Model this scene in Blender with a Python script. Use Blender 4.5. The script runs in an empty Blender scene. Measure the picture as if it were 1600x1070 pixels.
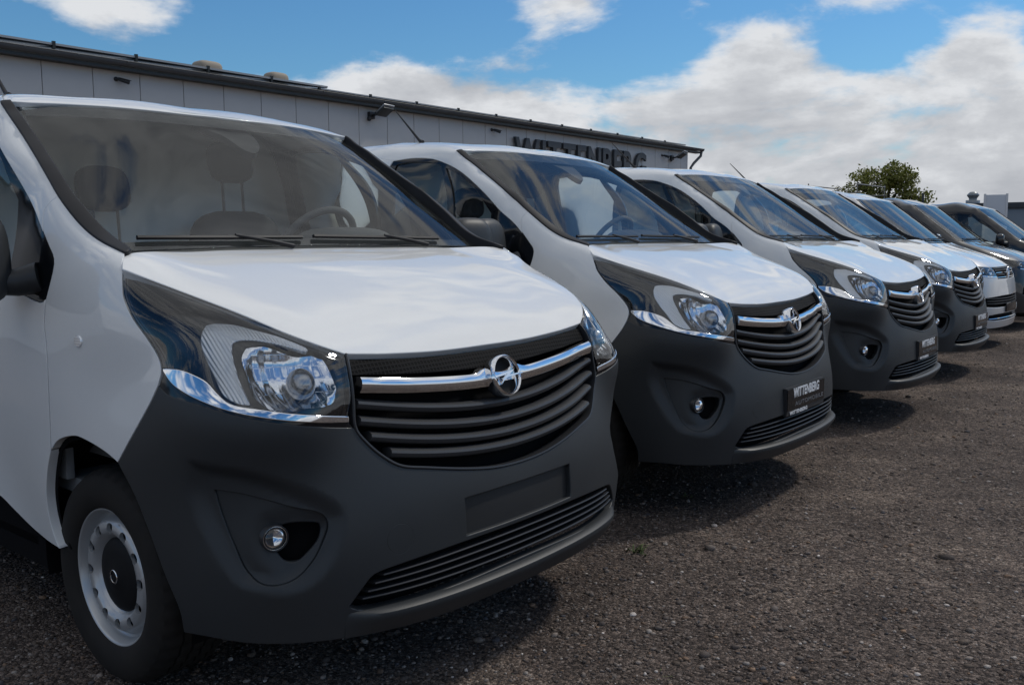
import bpy, bmesh, math, random
import numpy as np
from mathutils import Vector, Matrix, geometry
random.seed(7); RNG = np.random.default_rng(7)
sc = bpy.context.scene
COL = sc.collection

# ------------------------------------------------------------------ camera
CAM = (1.8073, -2.2405, 1.3652)
F_PX = 1434.48
R_ = Vector((0.7751745, 0.63173065, -0.00457062))
U_ = Vector((-0.06774925, 0.09032153, 0.99360559))
D_ = Vector((-0.62810392, 0.76990805, -0.11281422))
cam = bpy.data.cameras.new('camera'); cam_o = bpy.data.objects.new('camera', cam); COL.objects.link(cam_o)
cam.sensor_width = 36.0; cam.lens = 36.0 * F_PX / 1600.0; cam.clip_start = 0.05; cam.clip_end = 3000
m = Matrix(((R_.x, U_.x, -D_.x, CAM[0]), (R_.y, U_.y, -D_.y, CAM[1]), (R_.z, U_.z, -D_.z, CAM[2]), (0, 0, 0, 1)))
cam_o.matrix_world = m
sc.camera = cam_o

# ------------------------------------------------------------------ light
SUN_DIR = Vector((0.24, 0.63, 0.77)).normalized()        # towards the sun
SUN_EL = math.asin(SUN_DIR.z)
SUN_AZ = math.atan2(SUN_DIR.x, SUN_DIR.y)                # from +Y, clockwise seen from above
world = bpy.data.worlds.new('World'); sc.world = world; world.use_nodes = True

class NT:
    """small helper to write node trees"""
    def __init__(s, nt): s.nt = nt; s.n = nt.nodes; s.l = nt.links
    def new(s, t, **kw):
        n = s.n.new(t)
        for k, v in kw.items():
            if k.startswith('i_'):
                key = k[2:]
                key = int(key) if key.isdigit() else key.replace('_', ' ')
                n.inputs[key].default_value = v
            else: setattr(n, k, v)
        return n
    def link(s, a, b): s.l.new(a, b)
    def val(s, x, sock):
        if hasattr(x, 'is_linked') or hasattr(x, 'links'): s.l.new(x, sock)
        else: sock.default_value = x
    def math(s, op, a, b=0.0, c=0.0, clamp=False):
        n = s.n.new('ShaderNodeMath'); n.operation = op; n.use_clamp = clamp
        for i, x in enumerate((a, b, c)): s.val(x, n.inputs[i])
        return n.outputs[0]
    def ramp(s, fac, stops, interp='LINEAR'):
        n = s.n.new('ShaderNodeValToRGB'); cr = n.color_ramp; cr.interpolation = interp
        while len(cr.elements) < len(stops): cr.elements.new(0.5)
        for e, (p, c) in zip(cr.elements, stops):
            e.position = p; e.color = c if len(c) == 4 else (*c, 1)
        s.val(fac, n.inputs[0]); return n.outputs[0]
    def mix(s, fac, a, b, blend='MIX'):
        n = s.n.new('ShaderNodeMix'); n.data_type = 'RGBA'; n.blend_type = blend
        s.val(fac, n.inputs[0]); s.val(a, n.inputs[6]); s.val(b, n.inputs[7]); return n.outputs[2]
    def noise(s, vec, scale, detail=4, rough=.55, out=0, dist=0.0):
        n = s.n.new('ShaderNodeTexNoise'); n.inputs['Scale'].default_value = scale; n.inputs['Detail'].default_value = detail
        n.inputs['Roughness'].default_value = rough; n.inputs['Distortion'].default_value = dist
        if vec is not None: s.link(vec, n.inputs['Vector'])
        return n.outputs[out]
    def mapping(s, vec, scale=(1, 1, 1), loc=(0, 0, 0), rot=(0, 0, 0)):
        n = s.n.new('ShaderNodeMapping'); n.inputs['Scale'].default_value = scale; n.inputs['Location'].default_value = loc
        n.inputs['Rotation'].default_value = rot
        s.link(vec, n.inputs['Vector']); return n.outputs[0]

def build_world():
    t = NT(world.node_tree); t.n.clear()
    out = t.new('ShaderNodeOutputWorld'); bg = t.new('ShaderNodeBackground'); t.link(bg.outputs[0], out.inputs[0])
    bg.inputs['Strength'].default_value = 0.092
    sky = t.new('ShaderNodeTexSky', sky_type='NISHITA', sun_disc=False)
    sky.sun_elevation = SUN_EL; sky.sun_rotation = SUN_AZ
    sky.altitude = 80; sky.air_density = 1.25; sky.dust_density = 0.25; sky.ozone_density = 3.0
    tc = t.new('ShaderNodeTexCoord'); v = tc.outputs['Generated']
    sep = t.new('ShaderNodeSeparateXYZ'); t.link(v, sep.inputs[0])
    # cumulus: noise over directions, stretched along the horizon, thicker low down
    def fbm(vec):
        n1 = t.noise(t.mapping(vec, (3.6, 3.6, 9.0), (4.3, 1.1, 0.2)), 1.0, 10, .58, dist=.25)
        n2 = t.noise(t.mapping(vec, (11, 11, 24), (0, 2, 0)), 1.0, 6, .6)
        n3 = t.noise(t.mapping(vec, (30, 30, 55), (3, 0, 1)), 1.0, 5, .6)
        return t.math('ADD', t.math('ADD', t.math('MULTIPLY', n1, .74), t.math('MULTIPLY', n2, .17)), t.math('MULTIPLY', n3, .09))
    dens = fbm(v); raw = dens
    up_ = t.new('ShaderNodeVectorMath', operation='ADD'); t.link(v, up_.inputs[0]); up_.inputs[1].default_value = (.008, .02, .024)
    raw2 = fbm(up_.outputs[0])                       # what lies between here and the sun
    low = t.ramp(sep.outputs[2], [(0.0, (.27,) * 3), (0.10, (.21,) * 3), (0.145, (.13,) * 3), (0.185, (.04,) * 3), (0.30, (.065,) * 3), (.55, (.085,) * 3), (.72, (.22,) * 3), (.9, (.24,) * 3), (1, (.2,) * 3)])
    dens = t.math('ADD', dens, low)
    def puff(px, py, rad, w, fy=1.8):
        """one cloud mass (or gap) at a direction of the sky"""
        q = (D_ + R_ * ((px - 800) / F_PX) - U_ * ((py - 535) / F_PX)).normalized()
        d = t.new('ShaderNodeVectorMath', operation='SUBTRACT'); t.link(v, d.inputs[0]); d.inputs[1].default_value = q
        s = t.new('ShaderNodeVectorMath', operation='MULTIPLY'); t.link(d.outputs[0], s.inputs[0]); s.inputs[1].default_value = (1, 1, fy)
        l = t.new('ShaderNodeVectorMath', operation='LENGTH'); t.link(s.outputs[0], l.inputs[0])
        g = t.math('DIVIDE', l.outputs['Value'], rad)
        g = t.math('POWER', 2.718, t.math('MULTIPLY', t.math('MULTIPLY', g, g), -1.0))
        return t.math('MULTIPLY', g, w)
    for a in PUFFS: dens = t.math('ADD', dens, puff(*a))
    mask = t.new('ShaderNodeMapRange', interpolation_type='SMOOTHSTEP'); t.link(dens, mask.inputs[0])
    mask.inputs[1].default_value = .555; mask.inputs[2].default_value = .675
    # lit tops, greyer bases
    shade = t.noise(t.mapping(v, (5, 5, 14), (1.3, 7.1, .35)), 1.0, 6, .55)
    core = t.new('ShaderNodeMapRange'); t.link(dens, core.inputs[0]); core.inputs[1].default_value = .60; core.inputs[2].default_value = .92
    self_ = t.math('MULTIPLY', t.math('SUBTRACT', raw2, raw), 1.8)
    sh = t.math('ADD', t.math('ADD', t.math('MULTIPLY', shade, .55), t.math('MULTIPLY', core.outputs[0], .28)), t.math('ADD', self_, .10))
    ccol = t.ramp(sh, [(.36, (8.0, 8.2, 8.5)), (.48, (6.3, 6.5, 6.85)), (.64, (5.0, 5.2, 5.6)), (.9, (4.4, 4.6, 5.05))])
    hs = t.new('ShaderNodeHueSaturation'); hs.inputs['Saturation'].default_value = 1.12; hs.inputs['Value'].default_value = 1.0
    t.link(sky.outputs[0], hs.inputs['Color'])
    tint = t.mix(1.0, hs.outputs[0], (.55, .84, 1.04, 1), 'MULTIPLY')
    t.link(t.mix(mask.outputs[0], tint, ccol), bg.inputs['Color'])
PUFFS = [(160, 25, .075, .105), (620, 140, .07, .10), (760, 150, .10, .10), (1190, 90, .075, .19), (1530, 75, .05, .12), (890, -20, .06, .085),
         (400, 60, .085, -.20), (1010, 60, .07, -.12), (1390, 60, .055, -.16), (680, 30, .07, -.14), (30, 60, .05, -.10)]
build_world()
sun = bpy.data.lights.new('sun', 'SUN'); sun.energy = 1.65; sun.angle = math.radians(5.0); sun.color = (1.0, .95, .87)
sun_o = bpy.data.objects.new('sun', sun); COL.objects.link(sun_o)
sun_o.rotation_euler = SUN_DIR.to_track_quat('Z', 'Y').to_euler()
sc.view_settings.view_transform = 'Standard'; sc.view_settings.look = 'None'
sc.view_settings.exposure = 0.0; sc.view_settings.gamma = 1.0; sc.view_settings.use_curve_mapping = False
sc.cycles.max_bounces = 8; sc.cycles.transparent_max_bounces = 16; sc.cycles.caustics_reflective = False; sc.cycles.caustics_refractive = False

# ------------------------------------------------------------------ materials
def mat_new(name):
    mt = bpy.data.materials.new(name); mt.use_nodes = True
    t = NT(mt.node_tree); b = t.n['Principled BSDF']; return mt, t, b
def simple(name, col, rough=.5, metal=0.0, spec=.5, coat=0.0, bump=None, var=0.0):
    mt, t, b = mat_new(name)
    b.inputs['Base Color'].default_value = (*col, 1); b.inputs['Roughness'].default_value = rough
    b.inputs['Metallic'].default_value = metal; b.inputs['Specular IOR Level'].default_value = spec
    b.inputs['Coat Weight'].default_value = coat; b.inputs['Coat Roughness'].default_value = .03
    tc = t.new('ShaderNodeTexCoord'); o = tc.outputs['Object']
    if var:
        n = t.noise(o, 2.3, 5, .6)
        t.link(t.mix(n, (*[c * (1 - var) for c in col], 1), (*[min(1, c * (1 + var)) for c in col], 1)), b.inputs['Base Color'])
    if bump:
        n = t.noise(o, bump[0], 3, .6); bp = t.new('ShaderNodeBump'); bp.inputs['Strength'].default_value = bump[1]
        bp.inputs['Distance'].default_value = bump[2] if len(bump) > 2 else .002
        t.link(n, bp.inputs['Height']); t.link(bp.outputs[0], b.inputs['Normal'])
    return mt
def paint(name, col, coat=1.0, rough=.6, metal=0.0):
    """car paint: clear coat over a slightly uneven, faintly dusty base"""
    mt, t, b = mat_new(name)
    tc = t.new('ShaderNodeTexCoord'); o = tc.outputs['Object']
    n = t.noise(o, 1.7, 6, .6); n2 = t.noise(o, 90, 2, .5)
    f = t.math('ADD', t.math('MULTIPLY', n, .7), t.math('MULTIPLY', n2, .3))
    dirt = tuple(c * .90 + .012 for c in col)
    t.link(t.mix(t.math('MULTIPLY_ADD', f, 1.6, -.45, clamp=True), (*col, 1), (*dirt, 1)), b.inputs['Base Color'])
    b.inputs['Roughness'].default_value = rough; b.inputs['Metallic'].default_value = metal
    b.inputs['Coat Weight'].default_value = coat; b.inputs['Specular IOR Level'].default_value = .15
    t.link(t.math('MULTIPLY_ADD', n, .02, .004), b.inputs['Coat Roughness'])
    bp = t.new('ShaderNodeBump'); bp.inputs['Strength'].default_value = .03; bp.inputs['Distance'].default_value = .001
    t.link(t.noise(o, 160, 2, .5), bp.inputs['Height']); t.link(bp.outputs[0], b.inputs['Coat Normal'])
    return mt
def glass(name, tint, ior=1.5, rough=.0, haze=0.0, mult=1.5):
    """one sheet of glass: sees through, mirrors more the flatter one looks at it"""
    mt, t, b = mat_new(name); t.n.remove(b)
    out = t.n['Material Output']
    tr = t.new('ShaderNodeBsdfTransparent'); tr.inputs[0].default_value = (*tint, 1)
    gl = t.new('ShaderNodeBsdfGlossy'); gl.inputs['Roughness'].default_value = rough; gl.inputs[0].default_value = (1, 1, 1, 1)
    fr = t.new('ShaderNodeFresnel'); fr.inputs[0].default_value = ior
    k = t.math('MULTIPLY', fr.outputs[0], mult, clamp=True)
    mx = t.new('ShaderNodeMixShader'); t.link(k, mx.inputs[0]); t.link(tr.outputs[0], mx.inputs[1]); t.link(gl.outputs[0], mx.inputs[2])
    last = mx.outputs[0]
    if haze:
        df = t.new('ShaderNodeBsdfDiffuse'); df.inputs[0].default_value = (.5, .5, .48, 1)
        tc = t.new('ShaderNodeTexCoord'); n = t.noise(tc.outputs['Object'], 3, 5, .6)
        m2 = t.new('ShaderNodeMixShader'); t.link(t.math('MULTIPLY', n, haze * 2), m2.inputs[0])
        t.link(last, m2.inputs[1]); t.link(df.outputs[0], m2.inputs[2]); last = m2.outputs[0]
    t.link(last, out.inputs[0]); return mt
M = {}
M['white'] = paint('white_paint', (.755, .757, .748))
M['silver'] = paint('silver_paint', (.60, .59, .585), rough=.4, metal=.2)
M['darkgrey'] = paint('dark_grey_paint', (.030, .031, .033), rough=.4, metal=.1)
M['blackpaint'] = paint('black_paint', (.008, .009, .012), rough=.3)
M['plastic'] = simple('grained_black_plastic', (.025, .028, .031), .47, spec=.42, bump=(420, .25, .0012), var=.12)
M['plastic_s'] = simple('smooth_black_plastic', (.022, .023, .026), .42, spec=.45)
M['slat'] = simple('grey_grille_plastic', (.040, .041, .044), .45, spec=.45)
M['matt'] = simple('matt_black', (.008, .008, .009), .6, spec=.2)
M['gloss'] = simple('gloss_black', (.006, .007, .009), .08, spec=.5)
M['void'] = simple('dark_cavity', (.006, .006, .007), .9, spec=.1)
M['trim'] = simple('black_rubber_trim', (.012, .012, .014), .5, spec=.3)
M['chrome'] = simple('chrome', (.82, .83, .85), .06, metal=1.0)
M['rubber'] = None
M['rim'] = simple('silver_steel', (.46, .47, .48), .34, metal=.5, var=.10)
M['glass'] = glass('windscreen_glass', (.95, .985, .965), haze=.014, mult=.74)
M['sideglass'] = glass('side_glass', (.84, .90, .88), haze=.015, mult=1.1)
M['lens'] = glass('headlight_lens', (.93, .95, .97), ior=1.49)
M['seat'] = simple('dark_seat_fabric', (.034, .036, .040), .9, spec=.2, bump=(300, .4, .002))
M['dash'] = simple('dark_dashboard', (.11, .113, .115), .75, spec=.3, bump=(200, .3, .001))
M['inner'] = simple('grey_inner_panel', (.88, .90, .86), .7, spec=.3, var=.04)
M['card'] = simple('grey_door_card', (.24, .245, .25), .8, spec=.2)
M['headliner'] = simple('pale_headliner', (.82, .82, .79), .9, spec=.1)
M['frit'] = simple('dark_frit', (.02, .021, .023), .25, spec=.5)
M['print'] = simple('white_print', (.75, .76, .78), .5)
M['printdim'] = simple('grey_print', (.16, .165, .18), .5)
def tyre_mat():
    mt, t, b = mat_new('tyre_rubber')
    b.inputs['Roughness'].default_value = .8; b.inputs['Specular IOR Level'].default_value = .25
    tc = t.new('ShaderNodeTexCoord'); o = tc.outputs['Object']
    t.link(t.mix(t.noise(o, 9, 5, .6), (.010, .010, .010, 1), (.028, .024, .021, 1)), b.inputs['Base Color'])
    return mt
M['rubber'] = tyre_mat()
def ribbed(name, freq, col, strength):
    mt, t, b = mat_new(name)
    b.inputs['Base Color'].default_value = (*col, 1); b.inputs['Metallic'].default_value = .55; b.inputs['Roughness'].default_value = .22
    tc = t.new('ShaderNodeTexCoord'); o = tc.outputs['Object']
    w = t.new('ShaderNodeTexWave', wave_type='BANDS', bands_direction='Z'); w.inputs['Scale'].default_value = freq; w.inputs['Distortion'].default_value = .6
    t.link(o, w.inputs[0])
    w2 = t.new('ShaderNodeTexWave', wave_type='BANDS', bands_direction='Y'); w2.inputs['Scale'].default_value = freq * 1.2
    t.link(o, w2.inputs[0])
    bp = t.new('ShaderNodeBump'); bp.inputs['Strength'].default_value = strength; bp.inputs['Distance'].default_value = .004
    t.link(t.math('ADD', t.math('MULTIPLY', w.outputs['Fac'], .12), w2.outputs['Fac']), bp.inputs['Height']); t.link(bp.outputs[0], b.inputs['Normal'])
    return mt
M['drl'] = ribbed('ribbed_light_lens', 40, (.92, .93, .94), .38)
def facets():
    mt, t, b = mat_new('faceted_reflector')
    b.inputs['Base Color'].default_value = (.80, .81, .84, 1); b.inputs['Metallic'].default_value = 1.0; b.inputs['Roughness'].default_value = .09
    tc = t.new('ShaderNodeTexCoord'); o = tc.outputs['Object']
    br = t.new('ShaderNodeTexBrick'); br.inputs['Scale'].default_value = 1.0; br.inputs['Brick Width'].default_value = .022; br.inputs['Row Height'].default_value = .034
    br.inputs['Mortar Size'].default_value = .0012; br.inputs['Mortar Smooth'].default_value = 1.0
    sp = t.new('ShaderNodeSeparateXYZ'); t.link(o, sp.inputs[0]); cb_ = t.new('ShaderNodeCombineXYZ'); t.link(sp.outputs[1], cb_.inputs[0]); t.link(sp.outputs[2], cb_.inputs[1])
    t.link(cb_.outputs[0], br.inputs['Vector'])
    fl = t.math('SINE', t.math('MULTIPLY', sp.outputs[1], 2 * math.pi / .034)); fz = t.math('SINE', t.math('MULTIPLY', sp.outputs[2], 2 * math.pi / .055))
    bp = t.new('ShaderNodeBump'); bp.inputs['Strength'].default_value = .22; bp.inputs['Distance'].default_value = .006
    t.link(t.math('ADD', t.math('ADD', fl, t.math('MULTIPLY', fz, .6)), t.math('MULTIPLY', br.outputs['Fac'], -.15)), bp.inputs['Height']); t.link(bp.outputs[0], b.inputs['Normal'])
    return mt
M['facets'] = facets()
def hexmesh():
    mt, t, b = mat_new('black_hole_mesh'); b.inputs['Roughness'].default_value = .75; b.inputs['Specular IOR Level'].default_value = .12
    tc = t.new('ShaderNodeTexCoord'); o = tc.outputs['Object']
    vo = t.new('ShaderNodeTexVoronoi', feature='DISTANCE_TO_EDGE'); vo.inputs['Scale'].default_value = 75; vo.inputs['Randomness'].default_value = .12
    t.link(t.mapping(o, (.01, 1, 1.1)), vo.inputs['Vector'])
    t.link(t.ramp(vo.outputs['Distance'], [(.10, (.012, .0115, .012)), (.2, (.0015, .0015, .0015))]), b.inputs['Base Color'])
    bp = t.new('ShaderNodeBump'); bp.inputs['Strength'].default_value = .7; bp.invert = True; bp.inputs['Distance'].default_value = .004
    t.link(vo.outputs['Distance'], bp.inputs['Height']); t.link(bp.outputs[0], b.inputs['Normal'])
    return mt
M['hex'] = hexmesh()

# ------------------------------------------------------------------ object helpers
def tag(o, label=None, cat=None, group=None, kind=None):
    if label: o['label'] = label
    if cat: o['category'] = cat
    if group: o['group'] = group
    if kind: o['kind'] = kind
    return o
def obj(name, me, mat=None, parent=None, loc=(0, 0, 0), rot=(0, 0, 0)):
    if mat is not None and len(me.materials) == 0: me.materials.append(mat)
    o = bpy.data.objects.new(name, me); COL.objects.link(o); o.location = loc; o.rotation_euler = rot
    if parent is not None: o.parent = parent
    return o
def empty(name, loc=(0, 0, 0), rz=0.0, parent=None):
    o = bpy.data.objects.new(name, None); COL.objects.link(o); o.location = loc; o.rotation_euler = (0, 0, rz)
    o.empty_display_size = .2
    if parent is not None: o.parent = parent
    return o
def mesh(name, v, f, normals=None, smooth=True):
    me = bpy.data.meshes.new(name); me.from_pydata([tuple(map(float, p)) for p in v], [], [tuple(int(i) for i in q) for q in f]); me.update()
    if smooth: me.polygons.foreach_set('use_smooth', [True] * len(me.polygons))
    if normals is not None: me.normals_split_custom_set_from_vertices([tuple(map(float, n)) for n in normals])
    return me
def bm_mesh(name, bm, smooth=False, angle=None):
    me = bpy.data.meshes.new(name); bm.normal_update(); bm.to_mesh(me); bm.free()
    if smooth: me.polygons.foreach_set('use_smooth', [True] * len(me.polygons))
    if angle is not None: me.set_sharp_from_angle(angle=math.radians(angle))
    return me
def box_bm(bm, x0, x1, y0, y1, z0, z1, mtx=None):
    vs = [bm.verts.new((x, y, z)) for x in (x0, x1) for y in (y0, y1) for z in (z0, z1)]
    for q in ((0, 1, 3, 2), (4, 6, 7, 5), (0, 4, 5, 1), (2, 3, 7, 6), (0, 2, 6, 4), (1, 5, 7, 3)): bm.faces.new([vs[i] for i in q])
    if mtx is not None: bmesh.ops.transform(bm, matrix=mtx, verts=vs)
    return vs
def box(name, x0, x1, y0, y1, z0, z1, bevel=0.0, seg=2):
    bm = bmesh.new(); box_bm(bm, x0, x1, y0, y1, z0, z1)
    if bevel: bmesh.ops.bevel(bm, geom=bm.edges[:], offset=bevel, segments=seg, affect='EDGES', profile=.6)
    return bm_mesh(name, bm, smooth=bevel > 0, angle=40 if bevel else None)
def lathe(name, prof, seg=48, axis='Y', close=False):
    """prof: (radius, along axis)"""
    v = []; f = []; n = len(prof)
    for i in range(seg):
        a = 2 * math.pi * i / seg; c, s = math.cos(a), math.sin(a)
        for r, h in prof:
            v.append((r * c, h, r * s) if axis == 'Y' else ((r * c, r * s, h) if axis == 'Z' else (h, r * c, r * s)))
    for i in range(seg):
        j = (i + 1) % seg
        for k in range(n - 1):
            q = (i * n + k, i * n + k + 1, j * n + k + 1, j * n + k)
            f.append(q if axis != 'Z' else q[::-1])
    me = mesh(name, v, f); return me
def tube(name, pts, rad, seg=8, cap=True, scale=None):
    P = [Vector(p) for p in pts]; v = []; f = []
    up = Vector((0, 0, 1)); prev = None
    for i, p in enumerate(P):
        t = (P[min(i + 1, len(P) - 1)] - P[max(i - 1, 0)]).normalized()
        a = t.cross(up if prev is None else prev)
        if prev is None:
            if a.length < 1e-3: a = t.cross(Vector((1, 0, 0)))
            a.normalize(); b = a.cross(t).normalized()
        else:
            a.normalize(); b = a.cross(t).normalized()
        prev = b
        r = rad[i] if isinstance(rad, (list, tuple)) else rad
        for k in range(seg):
            w = 2 * math.pi * k / seg
            v.append(p + (a * math.cos(w) + b * math.sin(w)) * r)
    for i in range(len(P) - 1):
        for k in range(seg):
            l = (k + 1) % seg
            f.append((i * seg + k, i * seg + l, (i + 1) * seg + l, (i + 1) * seg + k))
    if cap:
        f.append(tuple(range(seg))[::-1]); f.append(tuple((len(P) - 1) * seg + k for k in range(seg)))
    bm = bmesh.new(); vs = [bm.verts.new(p) for p in v]
    for q in f: bm.faces.new([vs[i] for i in q])
    bmesh.ops.recalc_face_normals(bm, faces=bm.faces[:])
    return bm_mesh(name, bm, smooth=True, angle=50)
def extrude_poly(name, poly, h0, h1, frame, bevel=0.0):
    """flat outline (a, b) extruded h0..h1 along the frame's third axis; frame = origin, ax, bx, nx"""
    O, A, B, N_ = [Vector(q) for q in frame]
    bm = bmesh.new()
    v0 = [bm.verts.new(O + A * a + B * b + N_ * h0) for a, b in poly]; v1 = [bm.verts.new(O + A * a + B * b + N_ * h1) for a, b in poly]
    n = len(poly); bm.faces.new(v0[::-1]); top = bm.faces.new(v1)
    for i in range(n): bm.faces.new((v0[i], v0[(i + 1) % n], v1[(i + 1) % n], v1[i]))
    bmesh.ops.recalc_face_normals(bm, faces=bm.faces[:])
    if bevel: bmesh.ops.bevel(bm, geom=[e for e in top.edges], offset=bevel, segments=2, affect='EDGES')
    return bm_mesh(name, bm, smooth=bool(bevel), angle=40 if bevel else None)
def text_mesh(name, s, size, extrude, bold=0.0, spacing=1.0):
    cu = bpy.data.curves.new(name, 'FONT'); cu.body = s; cu.size = size; cu.extrude = extrude; cu.offset = bold; cu.space_character = spacing
    cu.resolution_u = 4
    o = bpy.data.objects.new(name, cu); COL.objects.link(o)
    dg = bpy.context.evaluated_depsgraph_get(); dg.update()
    me = bpy.data.meshes.new_from_object(o.evaluated_get(dg)); me.name = name
    COL.objects.unlink(o); bpy.data.objects.remove(o)
    return me
def super_blob(name, rx, ry, rz, e=.6, nu=24, nv=14):
    """rounded block"""
    v = []; f = []
    sp = lambda x: math.copysign(abs(x) ** e, x)
    for j in range(nv + 1):
        p = -math.pi / 2 + math.pi * j / nv
        for i in range(nu):
            a = 2 * math.pi * i / nu
            v.append((rx * sp(math.cos(p)) * sp(math.cos(a)), ry * sp(math.cos(p)) * sp(math.sin(a)), rz * sp(math.sin(p))))
    for j in range(nv):
        for i in range(nu):
            k = (i + 1) % nu; f.append((j * nu + i, j * nu + k, (j + 1) * nu + k, (j + 1) * nu + i))
    return mesh(name, v, f)

# ------------------------------------------------------------------ car body surface
# A body's skin is one smooth surface, star-shaped round a point inside the cab and interpolated through
# measured points; panels, lamps, windows are outlines on it, each meshed on its own with rolled edges.
C0 = np.array([-2.2, 0, .75])
def sph(X):
    q = np.atleast_2d(X) - C0; R = np.linalg.norm(q, axis=1); n = q / R[:, None]
    return n[:, 1:] / (1 + n[:, :1]), R
def dirs(pq):
    pq = np.atleast_2d(pq); s = (pq ** 2).sum(1); dx = (1 - s) / (1 + s)
    return np.stack([dx, pq[:, 0] * (1 + dx), pq[:, 1] * (1 + dx)], -1)
class Skin:
    def __init__(s, pts, lam=6e-6, disp=None):
        P = np.array(pts, float); on = np.abs(P[:, 1]) < 1e-6; Mi = P[~on].copy(); Mi[:, 1] *= -1
        P = np.vstack([P, Mi]); s.c, R = sph(P); n = len(P)
        Dm = np.linalg.norm(s.c[:, None] - s.c[None], axis=2)
        A = np.zeros((n + 6, n + 6)); A[:n, :n] = Dm ** 3 + lam * np.eye(n); T = s.T(s.c); A[:n, n:] = T; A[n:, :n] = T.T
        b = np.zeros(n + 6); b[:n] = R; w = np.linalg.solve(A, b); s.w = w[:n]; s.a = w[n:]
    def T(s, c): return np.stack([np.ones(len(c)), c[:, 0], c[:, 1], c[:, 0] ** 2, c[:, 0] * c[:, 1], c[:, 1] ** 2], -1)
    def R(s, pq):
        pq = np.atleast_2d(pq); out = np.empty(len(pq))
        for i in range(0, len(pq), 4000):
            q = pq[i:i + 4000]; out[i:i + 4000] = (np.linalg.norm(q[:, None] - s.c[None], axis=2) ** 3) @ s.w + s.T(q) @ s.a
        return out
    def X(s, pq): return C0 + dirs(pq) * s.R(pq)[:, None]
    def N(s, pq, h=1.5e-3): return numN(s.X, pq, h)
    def scale(s, pq):
        pq = np.atleast_2d(pq); return 2 * s.R(pq) / (1 + (pq ** 2).sum(1))
    def at(s, pts): return sph(np.array(pts, float))[0]
    def front(s, y, z):
        """surface point seen from straight ahead at (y, z)"""
        ts = np.linspace(.4, -2.4, 140); X = np.stack([ts, np.full(140, y), np.full(140, z)], -1); pq, R = sph(X); g = R - s.R(pq)
        i = np.where(g < 0)[0][0]; a, b = ts[i - 1], ts[i]
        for _ in range(18):
            k = (a + b) / 2; pq, R = sph([k, y, z])
            if R[0] - s.R(pq)[0] > 0: a = k
            else: b = k
        return np.array([b, y, z])
    def section(s, x, ang):
        """points of the cross-section plane x at angles ang (0 = straight up, towards +y)"""
        out = []
        for a in ang:
            dy, dz = math.sin(a), math.cos(a); lo, hi = .3, 2.0
            for _ in range(40):
                k = (lo + hi) / 2; pq, R = sph([x, C0[1] + k * dy, C0[2] + k * dz])
                if R[0] - s.R(pq)[0] > 0: hi = k
                else: lo = k
            out.append((x, C0[1] + lo * dy, C0[2] + lo * dz))
        return np.array(out)
def numN(X, pq, h=1.5e-3):
    pq = np.atleast_2d(pq); a = X(pq + [h, 0]) - X(pq - [h, 0]); b = X(pq + [0, h]) - X(pq - [0, h])
    n = np.cross(a, b); n /= np.linalg.norm(n, axis=1)[:, None] + 1e-12; return n
class Off:
    """the skin moved along its normal by a constant or a function of the domain"""
    def __init__(s, S, d): s.S = S; s.d = d
    def X(s, pq):
        pq = np.atleast_2d(pq); d = s.d(pq) if callable(s.d) else np.full(len(pq), s.d)
        return s.S.X(pq) + s.S.N(pq) * d[:, None]
    def N(s, pq, h=1.5e-3): return numN(s.X, pq, h) if callable(s.d) else s.S.N(pq)
    def scale(s, pq): return s.S.scale(pq)
class Flat:
    """a ruled side: domain (x, arc) over a fixed cross-section"""
    def __init__(s, sec, off=0.0):
        s.sec = np.array(sec); s.L = np.r_[0, np.cumsum(np.linalg.norm(np.diff(s.sec, axis=0), axis=1))]; s.off = off
    def X(s, u):
        u = np.atleast_2d(u); t = np.clip((-u[:, 0] - 3.8) / 1.2, 0, 1)[:, None]
        y = np.interp(u[:, 1], s.L, s.sec[:, 1]); z = np.interp(u[:, 1], s.L, s.sec[:, 2])
        y = y * (1 - .05 * t[:, 0] ** 2); z = z - .05 * t[:, 0] ** 2 * (z > 1.2) * (z - 1.2)
        return np.stack([u[:, 0], y, z], -1)
    def N(s, u, h=.04): return numN(s.X, u, h)
    def scale(s, u): return np.ones(len(np.atleast_2d(u)))
def smooth_curve(P, n_per=6):
    """Catmull-Rom through the points"""
    P = np.array(P, float); 
    if len(P) < 3: return np.array([P[0] + (P[-1] - P[0]) * k / n_per for k in range(n_per + 1)])
    Q = np.vstack([2 * P[0] - P[1], P, 2 * P[-1] - P[-2]]); out = []
    for i in range(1, len(Q) - 2):
        p0, p1, p2, p3 = Q[i - 1:i + 3]
        for k in range(n_per):
            t = k / n_per
            out.append(.5 * ((2 * p1) + (-p0 + p2) * t + (2 * p0 - 5 * p1 + 4 * p2 - p3) * t * t + (-p0 + 3 * p1 - 3 * p2 + p3) * t ** 3))
    out.append(P[-1]); return np.array(out)
def loop(S, *curves, h=.016):
    """closed outline on the skin from 3D curves joined end to end"""
    pts = []
    for c in curves:
        q = smooth_curve(S.at(c)) if not isinstance(c, tuple) else np.array(c[1])
        q = resample(q, lambda p: S.X(p), h)
        if pts and np.linalg.norm(pts[-1] - q[0]) < 1.2e-3: q = q[1:]
        pts += list(q)
    if np.linalg.norm(pts[0] - pts[-1]) < 1.2e-3: pts.pop()
    return np.array(pts)
def resample(q, X, h):
    W = X(q); s = np.r_[0, np.cumsum(np.linalg.norm(np.diff(W, axis=0), axis=1))]
    n = max(1, int(round(s[-1] / h))); t = np.linspace(0, s[-1], n + 1)
    return np.stack([np.interp(t, s, q[:, k]) for k in range(q.shape[1])], -1)
def mir(P): 
    P = np.array(P, float); P = P.copy(); P[:, 1 if P.shape[1] == 3 else 0] *= -1; return P[::-1]
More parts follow.
